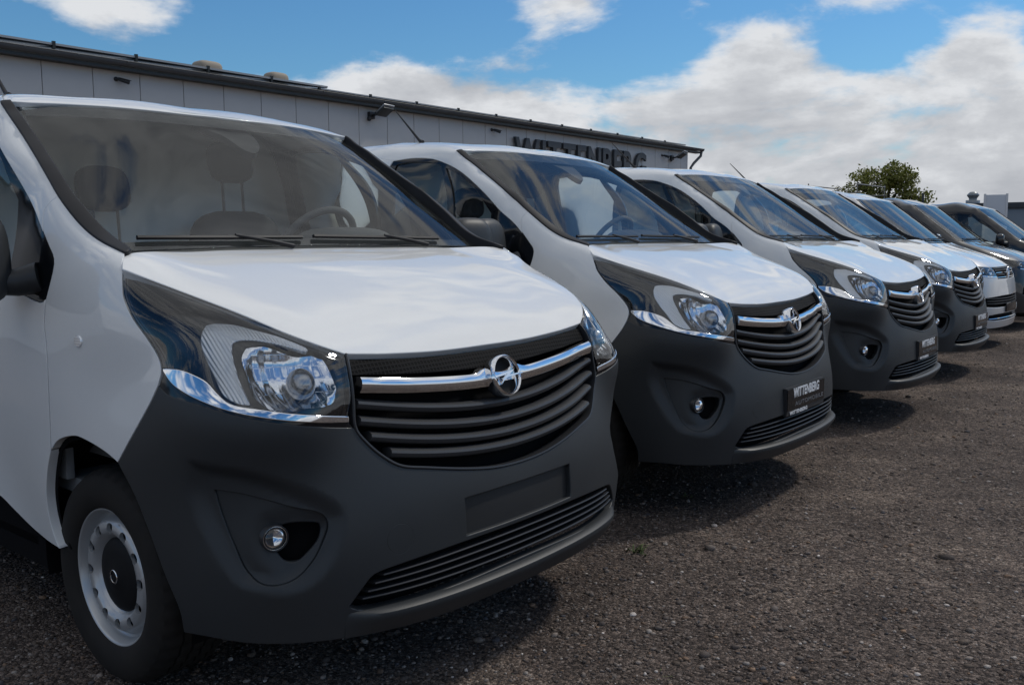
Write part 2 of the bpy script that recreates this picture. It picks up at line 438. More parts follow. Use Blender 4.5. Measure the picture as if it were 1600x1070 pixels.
def area2(L): return .5 * np.sum(L[:, 0] * np.roll(L[:, 1], -1) - np.roll(L[:, 0], -1) * L[:, 1])
def inside(P, L):
    x, y = P[:, 0], P[:, 1]; c = np.zeros(len(P), bool); a = L; b = np.roll(L, -1, axis=0)
    for (x0, y0), (x1, y1) in zip(a, b):
        if y0 == y1: continue
        m_ = ((y0 > y) != (y1 > y)) & (x < (x1 - x0) * (y - y0) / (y1 - y0) + x0); c ^= m_
    return c
def dist_to(P, L):
    d = np.full(len(P), 9.0); a = L; b = np.roll(L, -1, axis=0)
    for p0, p1 in zip(a, b):
        ab = p1 - p0; t = np.clip(((P - p0) @ ab) / (ab @ ab + 1e-15), 0, 1)[:, None]; d = np.minimum(d, np.linalg.norm(P - p0 - t * ab, axis=1))
    return d
def inset(L, amt):
    """move a CCW outline inwards (or a CW hole outwards) by amt per vertex"""
    t = np.roll(L, -1, axis=0) - np.roll(L, 1, axis=0); t /= np.linalg.norm(t, axis=1)[:, None] + 1e-12
    return L + np.stack([-t[:, 1], t[:, 0]], -1) * amt[:, None]
def panel(S, outer, holes=(), off=0.0, gap=.002, grid=.035, depth=.014, roll=.0022, mirror=False, flip_in=False):
    """mesh of one panel: CDT of the outline with a grid inside, edges rolled in. Returns a mesh datablock"""
    Mp = S if (not callable(off) and off == 0) else Off(S, off)
    outer = outer if area2(outer) > 0 else outer[::-1]
    loops = [outer] + [hh if area2(hh) < 0 else hh[::-1] for hh in holes]
    loops = [inset(L, gap / S.scale(L)) for L in loops]
    lo = outer.min(0); hi = outer.max(0); sc_ = float(np.mean(S.scale(outer))); st = grid / sc_
    gx = np.arange(lo[0] + st * .5, hi[0], st); gy = np.arange(lo[1] + st * .433, hi[1], st * .866)
    G = np.array([(x + (st * .5 if j % 2 else 0), y) for j, y in enumerate(gy) for x in gx]).reshape(-1, 2)
    if len(G):
        k = inside(G, loops[0])
        for L in loops[1:]: k &= ~inside(G, L)
        G = G[k]
        if len(G):
            dd = np.min([dist_to(G, L) for L in loops], axis=0); G = G[dd > st * .38]
    B = np.vstack(loops); nb = len(B); allp = np.vstack([B, G]) if len(G) else B
    edges = []; o = 0
    for L in loops:
        n = len(L); edges += [(o + i, o + (i + 1) % n) for i in range(n)]; o += n
    sc2 = 1.0 / max(1e-6, (hi - lo).max())
    cen = (hi + lo) / 2
    r = geometry.delaunay_2d_cdt([Vector(((p - cen) * sc2).tolist()) for p in allp], edges, [], 0, 1e-7)
    V2 = np.array([(v.x, v.y) for v in r[0]]) / sc2 + cen
    F = [tuple(f) for f in r[2]]
    cent = np.array([V2[list(f)].mean(0) for f in F])
    k = inside(cent, loops[0])
    for L in loops[1:]: k &= ~inside(cent, L)
    F = [f for f, q in zip(F, k) if q]
    X = Mp.X(V2); N_ = Mp.N(V2)
    # rolled edge
    idx = {}
    for new, olds in enumerate(r[3]):
        for q in olds: idx[q] = new
    V = list(X); NN = list(N_); o = 0
    for L in loops:
        n = len(L); ids = [idx.get(o + i) for i in range(n)]; o += n
        if any(i is None for i in ids): continue
        P3 = X[ids]; n3 = N_[ids]; t3 = np.roll(P3, -1, axis=0) - np.roll(P3, 1, axis=0); t3 /= np.linalg.norm(t3, axis=1)[:, None] + 1e-12
        out = np.cross(t3, n3); out /= np.linalg.norm(out, axis=1)[:, None] + 1e-12
        b0 = len(V)
        V += list(P3 + out * roll * .7 - n3 * roll * .3) + list(P3 + out * roll - n3 * roll) + list(P3 + out * roll - n3 * depth)
        q = n3 + out; q /= np.linalg.norm(q, axis=1)[:, None]
        NN += list(q) + list(out * .95 + n3 * .05) + list(out)
        for i in range(n):
            j = (i + 1) % n
            for k0, k1 in (((ids[i], ids[j]), (b0 + i, b0 + j)), ((b0 + i, b0 + j), (b0 + n + i, b0 + n + j)), ((b0 + n + i, b0 + n + j), (b0 + 2 * n + i, b0 + 2 * n + j))):
                F.append((k0[0], k1[0], k1[1], k0[1]))
    V = np.array(V); NN = np.array(NN)
    if mirror: V = V * [1, -1, 1]; NN = NN * [1, -1, 1]; F = [f[::-1] for f in F]
    return mesh('panel', V, F, NN)
def strip(path, prof, closed=False, name='strip', mirror=False, up=(0, 0, 1), normals=None):
    """sweep a profile (out, up) along 3D path points; out = away from the body"""
    P = np.array(path, float); n = len(P)
    t = np.roll(P, -1, axis=0) - np.roll(P, 1, axis=0)
    if not closed: t[0] = P[1] - P[0]; t[-1] = P[-1] - P[-2]
    t /= np.linalg.norm(t, axis=1)[:, None]
    if normals is None: nn = np.cross(t, np.array(up)); 
    else: nn = normals
    nn = nn / (np.linalg.norm(nn, axis=1)[:, None] + 1e-12)
    uu = np.cross(nn, t); uu /= np.linalg.norm(uu, axis=1)[:, None] + 1e-12
    if np.mean(uu @ np.array(up)) < 0: uu = -uu
    V = []
    for i in range(n):
        pr = prof(i / (n - 1)) if callable(prof) else prof
        k = len(pr)
        for a, b in pr: V.append(P[i] + nn[i] * a + uu[i] * b)
    V = np.array(V)
    if mirror: V = V * [1, -1, 1]
    bm = bmesh.new(); vs = [bm.verts.new(p) for p in V]
    for i in range(n if closed else n - 1):
        j = (i + 1) % n
        for q in range(k):
            l = (q + 1) % k; bm.faces.new((vs[i * k + q], vs[i * k + l], vs[j * k + l], vs[j * k + q]))
    if not closed: bm.faces.new(vs[:k]); bm.faces.new(vs[-k:][::-1])
    bmesh.ops.recalc_face_normals(bm, faces=bm.faces[:])
    return bm_mesh(name, bm, smooth=True, angle=38)
def row(z, l): return [(x, -y, z[i] if isinstance(z, (list, tuple)) else z) for i, (x, y) in enumerate(l)]

# ------------------------------------------------------------------ the delivery van (white, black front)
VP = []
VP += [(.0, 0, .17), (.022, 0, .28), (.03, 0, .38), (.03, 0, .47), (.027, 0, .56), (.012, 0, .64), (-.025, 0, .77), (-.07, 0, .90), (-.118, 0, 1.0), (-.138, 0, 1.023)]
VP += row(.20, [(-.005, .30), (-.045, .55), (-.13, .74), (-.26, .86), (-.42, .915), (-.62, .935)])
VP += row(.34, [(.02, .28), (-.015, .52), (-.085, .70), (-.18, .83), (-.33, .915), (-.60, .955)])
VP += row(.50, [(.018, .27), (-.012, .50), (-.078, .71), (-.16, .838), (-.30, .91), (-.58, .962)])
VP += row(.62, [(.012, .26), (-.022, .50), (-.088, .70), (-.175, .83), (-.31, .907), (-.58, .966)])
VP += row(.76, [(-.028, .28), (-.06, .50), (-.105, .68), (-.165, .81), (-.29, .905), (-.56, .966)])
VP += row([.862, .874, .889, .905, .922, .945], [(-.105, .60), (-.103, .70), (-.137, .81), (-.20, .873), (-.30, .917), (-.44, .945)])
VP += row(.95, [(-.098, .28), (-.118, .50)])
VP += row([1.025, 1.036, 1.050], [(-.138, .22), (-.142, .42), (-.155, .57)])
VP += row([1.070, 1.092, 1.114, 1.137, 1.179, 1.220, 1.260, 1.280], [(-.178, .622), (-.208, .667), (-.247, .705), (-.294, .735), (-.408, .783), (-.535, .827), (-.664, .874), (-.728, .899)])
_hx = [-.92, -.78, -.60, -.45, -.30, -.20]; _hz = [1.332, 1.306, 1.258, 1.205, 1.139, 1.079]
for _x, _z in zip(_hx, _hz):
    _ye = float(np.interp(-_x, [.152, .208, .294, .408, .535, .664, .772, .92], [.56, .66, .73, .78, .825, .87, .866, .84]))
    for _k in (0, .3, .55, .76): VP.append((_x + (.06 * _k ** 2 if _x < -.85 else 0), -_ye * _k, _z - .004 * _k ** 2))
VP += row([1.329, 1.215, 1.15, 1.096, 1.03, .965, .89, .81], [(-.77, .868), (-.684, .922), (-.621, .932), (-.556, .928), (-.505, .923), (-.51, .932), (-.565, .952), (-.61, .967)])
VP += row([1.07, 1.0, 1.15], [(-.36, .862), (-.22, .80), (-.46, .875)])
VP += row([.30, .5, .75, .9, 1.05, 1.2, 1.32], [(-.95, .955), (-.95, .972), (-.95, .978), (-.95, .978), (-.95, .972), (-.95, .955), (-.95, .915)])
VP += row([1.35, 1.379, 1.417, 1.46, 1.507, 1.561, 1.616, 1.673, 1.731, 1.79, 1.855],
          [(-.86, .862), (-.945, .868), (-1.015, .872), (-1.076, .875), (-1.143, .874), (-1.221, .865), (-1.309, .852), (-1.402, .838), (-1.497, .825), (-1.593, .815), (-1.70, .802)])
VP += row([.30, .5, .72, .95, 1.12, 1.27], [(-1.3, .925), (-1.3, .942), (-1.3, .966), (-1.3, .978), (-1.3, .972), (-1.3, .955)])
for _x in (-1.75, -2.2, -2.5): VP += row([.30, .5, .72, .95, 1.12, 1.27], [(_x, .935), (_x, .955), (_x, .970), (_x, .976), (_x, .972), (_x, .955)])
VP += row([1.40, 1.52], [(-1.3, .925), (-1.3, .893)])
for _x in (-1.75, -2.2, -2.5): VP += row([1.40, 1.55, 1.68], [(_x, .925), (_x, .89), (_x, .862)])
VP += row([1.78], [(-1.75, .835)])
VP += row([1.78, 1.86, 1.915, 1.945], [(-2.2, .838), (-2.2, .80), (-2.2, .73), (-2.2, .60)])
VP += row([1.78, 1.86, 1.925, 1.955], [(-2.5, .838), (-2.5, .80), (-2.5, .73), (-2.5, .60)])
VP += row([1.87, 1.905, 1.92], [(-1.85, .785), (-1.85, .70), (-1.85, .5)])
VP += [(-1.75, 0, 1.915), (-1.95, 0, 1.945), (-2.2, 0, 1.965), (-2.5, 0, 1.972)]
def screen_fit(edge, centre, low=False):
    """smooth glass through its measured edge: x as a low polynomial of y and z"""
    P = np.array(edge + centre); f = lambda y, z: np.stack([np.ones_like(y), z, z * z, z ** 3, y * y, y * y * z, y * y * z * z, y ** 4][:(7 if low else 8)], -1) if not low else np.stack([np.ones_like(y), z, z * z, y * y, y * y * z], -1)
    c = np.linalg.lstsq(f(P[:, 1], P[:, 2]), P[:, 0], rcond=None)[0]
    return lambda y, z: (float((f(np.array([y]), np.array([z])) @ c)[0]) if np.isscalar(y) else f(y, z) @ c)
class Graph:
    """the glass: x over (y, z), let in deeper towards the pillars"""
    def __init__(s, fx, inset_=.026, y0=.35, y1=.80, base=.004): s.fx = fx; s.p = (inset_, y0, y1, base)
    def at(s, pts): return np.array(pts, float)[:, 1:]
    def X(s, u):
        u = np.atleast_2d(u); d, y0, y1, b = s.p
        t = np.clip((np.abs(u[:, 0]) - y0) / (y1 - y0), 0, 1.3)
        return np.stack([s.fx(u[:, 0], u[:, 1]) - (b + d * t ** 2) * 1.25, u[:, 0], u[:, 1]], -1)
    def N(s, u, h=.004): return numN(s.X, u, h)
    def scale(s, u): return np.full(len(np.atleast_2d(u)), 1.25)
_edge = row([1.352, 1.381, 1.418, 1.46, 1.507, 1.561, 1.616, 1.673, 1.731, 1.79, 1.845], [(-.875, .855), (-.95, .857), (-1.015, .860), (-1.076, .860), (-1.143, .857), (-1.221, .848), (-1.309, .836), (-1.402, .822), (-1.497, .810), (-1.593, .800), (-1.685, .788)])
_cen = [(-.945, 0, 1.352), (-1.04, 0, 1.415), (-1.19, 0, 1.535), (-1.395, 0, 1.70), (-1.62, 0, 1.876), (-1.635, -.35, 1.872), (-1.662, -.6, 1.866)]
WSX = screen_fit(_edge, _cen)
for _z in (1.37, 1.44, 1.53, 1.63, 1.73, 1.82, 1.868):
    for _y in (0, .22, .44, .64, .76): VP.append((WSX(_y, _z), -_y, _z))
# feature lines, right side (y < 0)
hoodfront = [(-.135, 0, 1.022), (-.135, -.12, 1.022), (-.135, -.25, 1.025), (-.14, -.42, 1.035), (-.145, -.5, 1.042), (-.152, -.572, 1.049)]
hoodside = [(-.152, -.572, 1.049), (-.178, -.622, 1.070), (-.208, -.667, 1.092), (-.247, -.705, 1.114), (-.294, -.735, 1.137), (-.379, -.771, 1.169), (-.471, -.805, 1.199), (-.599, -.85, 1.24), (-.664, -.874, 1.26), (-.727, -.9, 1.28)]
hoodcorner = [(-.727, -.9, 1.28), (-.75, -.886, 1.305), (-.772, -.866, 1.328)]
hoodrear = [(-.772, -.866, 1.328), (-.80, -.82, 1.329), (-.84, -.70, 1.329), (-.885, -.48, 1.33), (-.91, -.25, 1.33), (-.92, 0, 1.331)]
fenderedge = [(-.727, -.9, 1.28), (-.70, -.916, 1.235), (-.675, -.927, 1.20), (-.62, -.934, 1.149), (-.556, -.93, 1.096), (-.515, -.924, 1.05), (-.497, -.925, 1.012), (-.502, -.935, .97)]
fenderlow = [(-.502, -.935, .97), (-.53, -.945, .92), (-.565, -.955, .87), (-.61, -.966, .81), (-.668, -.975, .738)]
bumptop = [(-.502, -.935, .97), (-.45, -.942, .952), (-.407, -.938, .944), (-.352, -.927, .937), (-.294, -.914, .927), (-.241, -.898, .918), (-.184, -.86, .903), (-.137, -.811, .89), (-.118, -.768, .88), (-.106, -.719, .871), (-.104, -.66, .859), (-.102, -.592, .848)]
chrometop = [(-.492, -.922, 1.016), (-.424, -.913, 1.016), (-.367, -.903, 1.004), (-.326, -.896, .989), (-.289, -.893, .964), (-.256, -.887, .944), (-.225, -.874, .934), (-.181, -.841, .926), (-.134, -.786, .913), (-.108, -.714, .9), (-.105, -.609, .882)]
chromebot = [(-.492, -.922, 1.010), (-.441, -.928, .982), (-.379, -.927, .962), (-.323, -.917, .946), (-.27, -.901, .932), (-.22, -.878, .92), (-.175, -.846, .91), (-.13, -.79, .897), (-.106, -.716, .884), (-.105, -.609, .868)]
lampinner = [(-.102, -.592, .848), (-.115, -.588, .92), (-.135, -.582, 1.0), (-.152, -.572, 1.049)]
grilleline = [(-.102, -.592, .848), (-.088, -.562, .80), (-.065, -.52, .755), (-.042, -.47, .722), (-.02, -.385, .703), (.001, -.25, .676), (.009, -.125, .657), (.011, 0, .651)]
pillarline = [(-.772, -.866, 1.328), (-.875, -.864, 1.352), (-.95, -.869, 1.381), (-1.015, -.875, 1.418), (-1.076, -.878, 1.46), (-1.143, -.876, 1.507), (-1.221, -.866, 1.561), (-1.309, -.852, 1.616), (-1.402, -.838, 1.673), (-1.497, -.825, 1.731), (-1.593, -.815, 1.79), (-1.70, -.802, 1.855)]
PN = 5                                      # index of the pillar / wing joint on pillarline
wstop = [(-1.70, -.802, 1.855), (-1.685, -.74, 1.862), (-1.665, -.6, 1.867), (-1.635, -.35, 1.874), (-1.62, 0, 1.876)]
cutupper = [(-1.143, -.876, 1.507), (-1.161, -.907, 1.471), (-1.162, -.92, 1.439), (-1.144, -.931, 1.392)]
winfront = [(-1.144, -.931, 1.392), (-1.10, -.935, 1.345), (-1.068, -.937, 1.306), (-1.068, -.945, 1.26), (-1.089, -.96, 1.185)]
winbottom = [(-1.089, -.96, 1.185), (-1.134, -.963, 1.175), (-1.289, -.963, 1.203), (-1.42, -.958, 1.225), (-1.75, -.955, 1.262), (-2.19, -.953, 1.285)]
winrear = [(-2.19, -.953, 1.285), (-2.215, -.89, 1.55), (-2.215, -.845, 1.74), (-2.19, -.822, 1.825)]
wintop = [(-2.19, -.822, 1.825), (-2.05, -.812, 1.838), (-1.893, -.817, 1.822), (-1.769, -.832, 1.789), (-1.638, -.858, 1.731), (-1.499, -.884, 1.651), (-1.367, -.894, 1.552), (-1.227, -.915, 1.458), (-1.144, -.931, 1.392)]
cutlower = [(-1.089, -.96, 1.185), (-1.089, -.969, 1.115), (-1.071, -.975, 1.046), (-1.064, -.978, 1.0), (-1.066, -.978, .86), (-1.08, -.978, .713)]
arch_f = [(-1.08, -.978, .713), (-1.02, -.978, .756), (-.92, -.978, .782), (-.848, -.976, .779), (-.749, -.975, .762), (-.668, -.975, .738)]
arch_r = [(-1.08, -.978, .713), (-1.128, -.97, .639), (-1.166, -.961, .55), (-1.168, -.954, .468), (-1.14, -.953, .41), (-1.115, -.952, .384)]
arch_b = [(-.668, -.975, .738), (-.60, -.968, .66), (-.54, -.962, .56), (-.49, -.95, .45), (-.45, -.935, .36), (-.44, -.93, .292)]
bumplow = [(-.44, -.93, .292), (-.33, -.905, .296), (-.20, -.83, .290), (-.115, -.73, .284), (-.035, -.55, .274), (-.002, -.3, .266), (.014, 0, .264)]
fogpod = [(-.321, -.909, .701), (-.261, -.864, .695), (-.199, -.822, .68), (-.144, -.775, .66), (-.093, -.716, .638), (-.076, -.697, .605), (-.08, -.715, .555), (-.092, -.745, .505), (-.12, -.79, .462), (-.17, -.845, .452), (-.215, -.882, .485), (-.255, -.898, .558), (-.295, -.907, .64)]
podouter = [(-.40, -.93, .79), (-.304, -.916, .784), (-.211, -.864, .772), (-.148, -.784, .738), (-.104, -.703, .691), (-.074, -.654, .645), (-.063, -.653, .596), (-.068, -.684, .513), (-.089, -.733, .454), (-.124, -.788, .425), (-.187, -.854, .432), (-.26, -.89, .46), (-.33, -.915, .55), (-.40, -.93, .68)]
cavity = [(-.168, -.826, .606), (-.141, -.794, .616), (-.114, -.753, .616), (-.09, -.712, .605), (-.087, -.718, .566), (-.097, -.748, .531), (-.113, -.781, .505), (-.135, -.81, .508), (-.154, -.828, .532), (-.168, -.838, .57)]
lowgrille = [(-.062, -.66, .368), (-.045, -.61, .43), (-.031, -.575, .452), (0, -.45, .464), (.02, -.27, .470), (.03, 0, .471)]
lowgrille_b = [(-.062, -.66, .368), (-.05, -.62, .350), (-.006, -.48, .341), (.02, -.28, .343), (.028, 0, .348)]
drl = [(-.404, -.845, 1.138), (-.387, -.827, 1.143), (-.347, -.794, 1.14), (-.302, -.765, 1.127), (-.249, -.723, 1.109), (-.192, -.673, 1.077), (-.185, -.679, 1.067), (-.234, -.735, 1.09), (-.283, -.779, 1.101), (-.313, -.807, 1.1), (-.322, -.822, 1.092), (-.312, -.832, 1.068), (-.286, -.84, 1.03), (-.251, -.848, .988), (-.206, -.852, .942), (-.23, -.87, .945), (-.275, -.885, .965), (-.323, -.88, 1.01), (-.361, -.877, 1.048), (-.391, -.872, 1.086), (-.402, -.862, 1.116)]
reflector = [(-.281, -.8, 1.077), (-.244, -.759, 1.081), (-.195, -.703, 1.069), (-.159, -.635, 1.049), (-.112, -.64, .938), (-.121, -.734, .932), (-.153, -.802, .931), (-.205, -.828, .965), (-.246, -.821, 1.01), (-.278, -.815, 1.053)]

def wheel_parts(parent, side, dup_of=None):
    """steel wheel: tyre, slotted rim, black hub cap. Axis along y, outer face towards -y"""
    if not WM:
        R0 = .335
        prof = [(.205, .012), (.214, -.004), (.225, -.016), (.26, -.024), (.295, -.022), (.315, -.012), (.328, .006), (.3345, .018)]
        for g0, g1 in ((.045, .053), (.085, .094), (.126, .135), (.166, .174)): prof += [(R0, g0), (R0 - .008, g0 + .001), (R0 - .008, g1 - .001), (R0, g1)]
        prof += [(.3345, .196), (.328, .208), (.30, .225), (.24, .225), (.205, .2)]
        seg = 120; v = []; f = []; n = len(prof)
        for i in range(seg):
            for k, (r, h) in enumerate(prof):
                # tread blocks: every other slice cut a little where the shoulder grooves run
                rr = r - (.006 if (i % 3 == 0 and r > .326) else 0)
                a = 2 * math.pi * (i + (.5 if h > .105 else 0)) / seg
                v.append((rr * math.cos(a), h, rr * math.sin(a)))
        for i in range(seg):
            j = (i + 1) % seg
            for k in range(n - 1): f.append((i * n + k, i * n + k + 1, j * n + k + 1, j * n + k))
        me = mesh('tyre', v, f); me.set_sharp_from_angle(angle=math.radians(35)); WM['tyre'] = me
        ns = 12
        zp = [(.217, .0), (.2155, -.004), (.212, -.005), (.208, -.001), (.203, .014), (.197, .030), (.190, .036), (.184, .032), (.177, .018), (.170, .006), (.150, .001), (.136, .004), (.126, .016), (.118, .028), (.100, .036)]
        rs = np.array([q[0] for q in zp])[::-1]; hs = np.array([q[1] for q in zp])[::-1]
        class RimMap:
            def X(s, u):
                u = np.atleast_2d(u); r = np.clip(-u[:, 1], .1, .217); a = u[:, 0]; h = np.interp(r, rs, hs)
                return np.stack([r * np.cos(a), h, r * np.sin(a)], -1)
            def N(s, u): return numN(s.X, u, .004)
            def scale(s, u):
                return np.full(len(np.atleast_2d(u)), 1.0)
        bm = bmesh.new()
        for k in range(ns):
            a0 = 2 * math.pi * k / ns; da = 2 * math.pi / ns; na = 14
            grid = {}
            rr = [q[0] for q in zp]
            hr, ha, hw = .151, a0 + da / 2, .112
            # ring of quads with an oval slot: polar fan between slot rim and cell border
            fine = sorted(set(list(np.linspace(.217, .1, 34))), reverse=True)
            def hh(r): return float(np.interp(r, rs, hs))
            def P3(r, a, dh=0.0): return (r * math.cos(a), hh(r) + dh, r * math.sin(a))
            nn = 32; inner = []; outer = []; deep = []
            r_lo, r_hi = .127, .176
            for q in range(nn):
                w = 2 * math.pi * q / nn; ca, sa = math.cos(w), math.sin(w)
                inner.append(bm.verts.new(P3(hr + 0.0165 * math.copysign(abs(sa) ** .8, sa), ha + hw * math.copysign(abs(ca) ** .8, ca))))
                deep.append(bm.verts.new(P3(hr + 0.0160 * math.copysign(abs(sa) ** .8, sa), ha + hw * .97 * math.copysign(abs(ca) ** .8, ca), .012)))
                mx = max(abs(ca), abs(sa)); ea, er = ca / mx, sa / mx
                rad = hr + (er * (r_hi - hr) if er > 0 else er * (hr - r_lo))
                outer.append(bm.verts.new(P3(rad, ha + ea * da / 2)))
            mid = []
            for q in range(nn):
                w = 2 * math.pi * q / nn; ca, sa = math.cos(w), math.sin(w); mx = max(abs(ca), abs(sa)); ea, er = ca / mx, sa / mx
                rad = hr + (er * (r_hi - hr) if er > 0 else er * (hr - r_lo))
                ri = hr + 0.0165 * math.copysign(abs(sa) ** .8, sa); ai = hw * math.copysign(abs(ca) ** .8, ca)
                mid.append(bm.verts.new(P3((rad + ri) / 2, ha + (ea * da / 2 + ai) / 2)))
            for q in range(nn):
                l = (q + 1) % nn
                bm.faces.new((inner[q], inner[l], mid[l], mid[q])); bm.faces.new((mid[q], mid[l], outer[l], outer[q])); bm.faces.new((deep[q], deep[l], inner[l], inner[q]))
            for lst in ([(r, .0012 if r < r_hi else 0) for r in np.linspace(.217, r_hi - .005, 24)], [(r, .0012 if r > r_lo else 0) for r in np.linspace(r_lo + .005, .1, 16)]):
                prev = None
                for r, dh_ in lst:
                    cur = [bm.verts.new(P3(r, a0 + da * q / 8, dh_)) for q in range(9)]
                    if prev:
                        for q in range(8): bm.faces.new((prev[q], prev[q + 1], cur[q + 1], cur[q]))
                    prev = cur
        bmesh.ops.remove_doubles(bm, verts=bm.verts[:], dist=.0004)
        # barrel behind the slots
        bmesh.ops.recalc_face_normals(bm, faces=bm.faces[:])
        WM['rim'] = bm_mesh('rim', bm, smooth=True, angle=45)
        WM['barrel'] = lathe('barrel', [(.205, .012), (.19, .05), (.185, .18), (.06, .19)], 40)
        WM['drum'] = lathe('drum', [(.0, .055), (.13, .056), (.135, .1), (.135, .18)], 32)
        WM['cap'] = lathe('cap', [(.0005, .004), (.03, .005), (.045, .009), (.07, .012), (.098, .016), (.112, .022), (.119, .032), (.120, .04)], 40)
        ring = lathe('ring', [(.0175, .002), (.0205, .0005), (.0225, .003), (.0205, .006)], 28)
        WM['badge'] = ring
    e = empty('wheel', parent=parent)
    o = obj('tyre', WM['tyre'], M['rubber'], e); obj('rim', WM['rim'], M['rim'], e); obj('rim_barrel', WM['barrel'], M['void'], e); obj('brake_drum', WM['drum'], M['void'], e)
    obj('hub_cap', WM['cap'], M['matt'], e); obj('wheel_badge', WM['badge'], M['chrome'], e)
    return e
WM = {}
def emblem(parent, S):
    """chrome ring with a lightning bolt, standing proud of the chrome bar"""
    p = S.front(0, .921); tilt = .30
    nrm = np.array([math.cos(tilt), 0, math.sin(tilt)]); up = np.array([-math.sin(tilt), 0, math.cos(tilt)]); lt = np.array([0, 1, 0.])
    O = p + nrm * .030
    e = empty('emblem', parent=parent)
    prof = [(.0565, .000), (.058, .008), (.062, .012), (.066, .0085), (.0675, -.004), (.0655, -.035), (.056, -.035)]
    seg = 56; v = []; f = []; k = len(prof)
    for i in range(seg):
        a = 2 * math.pi * i / seg
        for r, h in prof: v.append(O + lt * r * math.cos(a) + up * r * math.sin(a) + nrm * h)
    for i in range(seg):
        j = (i + 1) % seg
        for q in range(k):
            l = (q + 1) % k; f.append((i * k + q, j * k + q, j * k + l, i * k + l))
    me = mesh('ring', v, f); me.set_sharp_from_angle(angle=math.radians(50)); obj('emblem_ring', me, M['chrome'], e)
    disc = [(.0575 * math.cos(2 * math.pi * i / 40), .0575 * math.sin(2 * math.pi * i / 40)) for i in range(40)]
    obj('emblem_disc', extrude_poly('disc', disc, -.03, -.016, (O, lt, up, nrm)), M['matt'], e)
    # the bolt: two long arms joined by a short slash (a = towards the car's left)
    bolt = [(-.082, -.004), (.036, .0155), (.044, .0175), (.034, .006), (.006, .0005), (.020, -.001), (.082, .004), (.082, .001), (.018, -.0115), (-.008, -.0225), (-.032, -.027), (-.018, -.0115), (-.006, -.004), (-.030, -.0035), (-.082, -.0085)]
    bolt = [(-.078, .0000), (.020, .0120), (.040, .0140), (.022, .0045), (.010, -.0005), (.078, .0015), (.078, -.0025), (.004, -.0075), (-.018, -.0150), (-.036, -.0270), (-.024, -.0085), (-.008, .0008), (-.078, -.0045)]
    obj('emblem_bolt', extrude_poly('bolt', bolt, -.012, .010, (O, lt, up, nrm), bevel=.0018), M['chrome'], e)
    return e
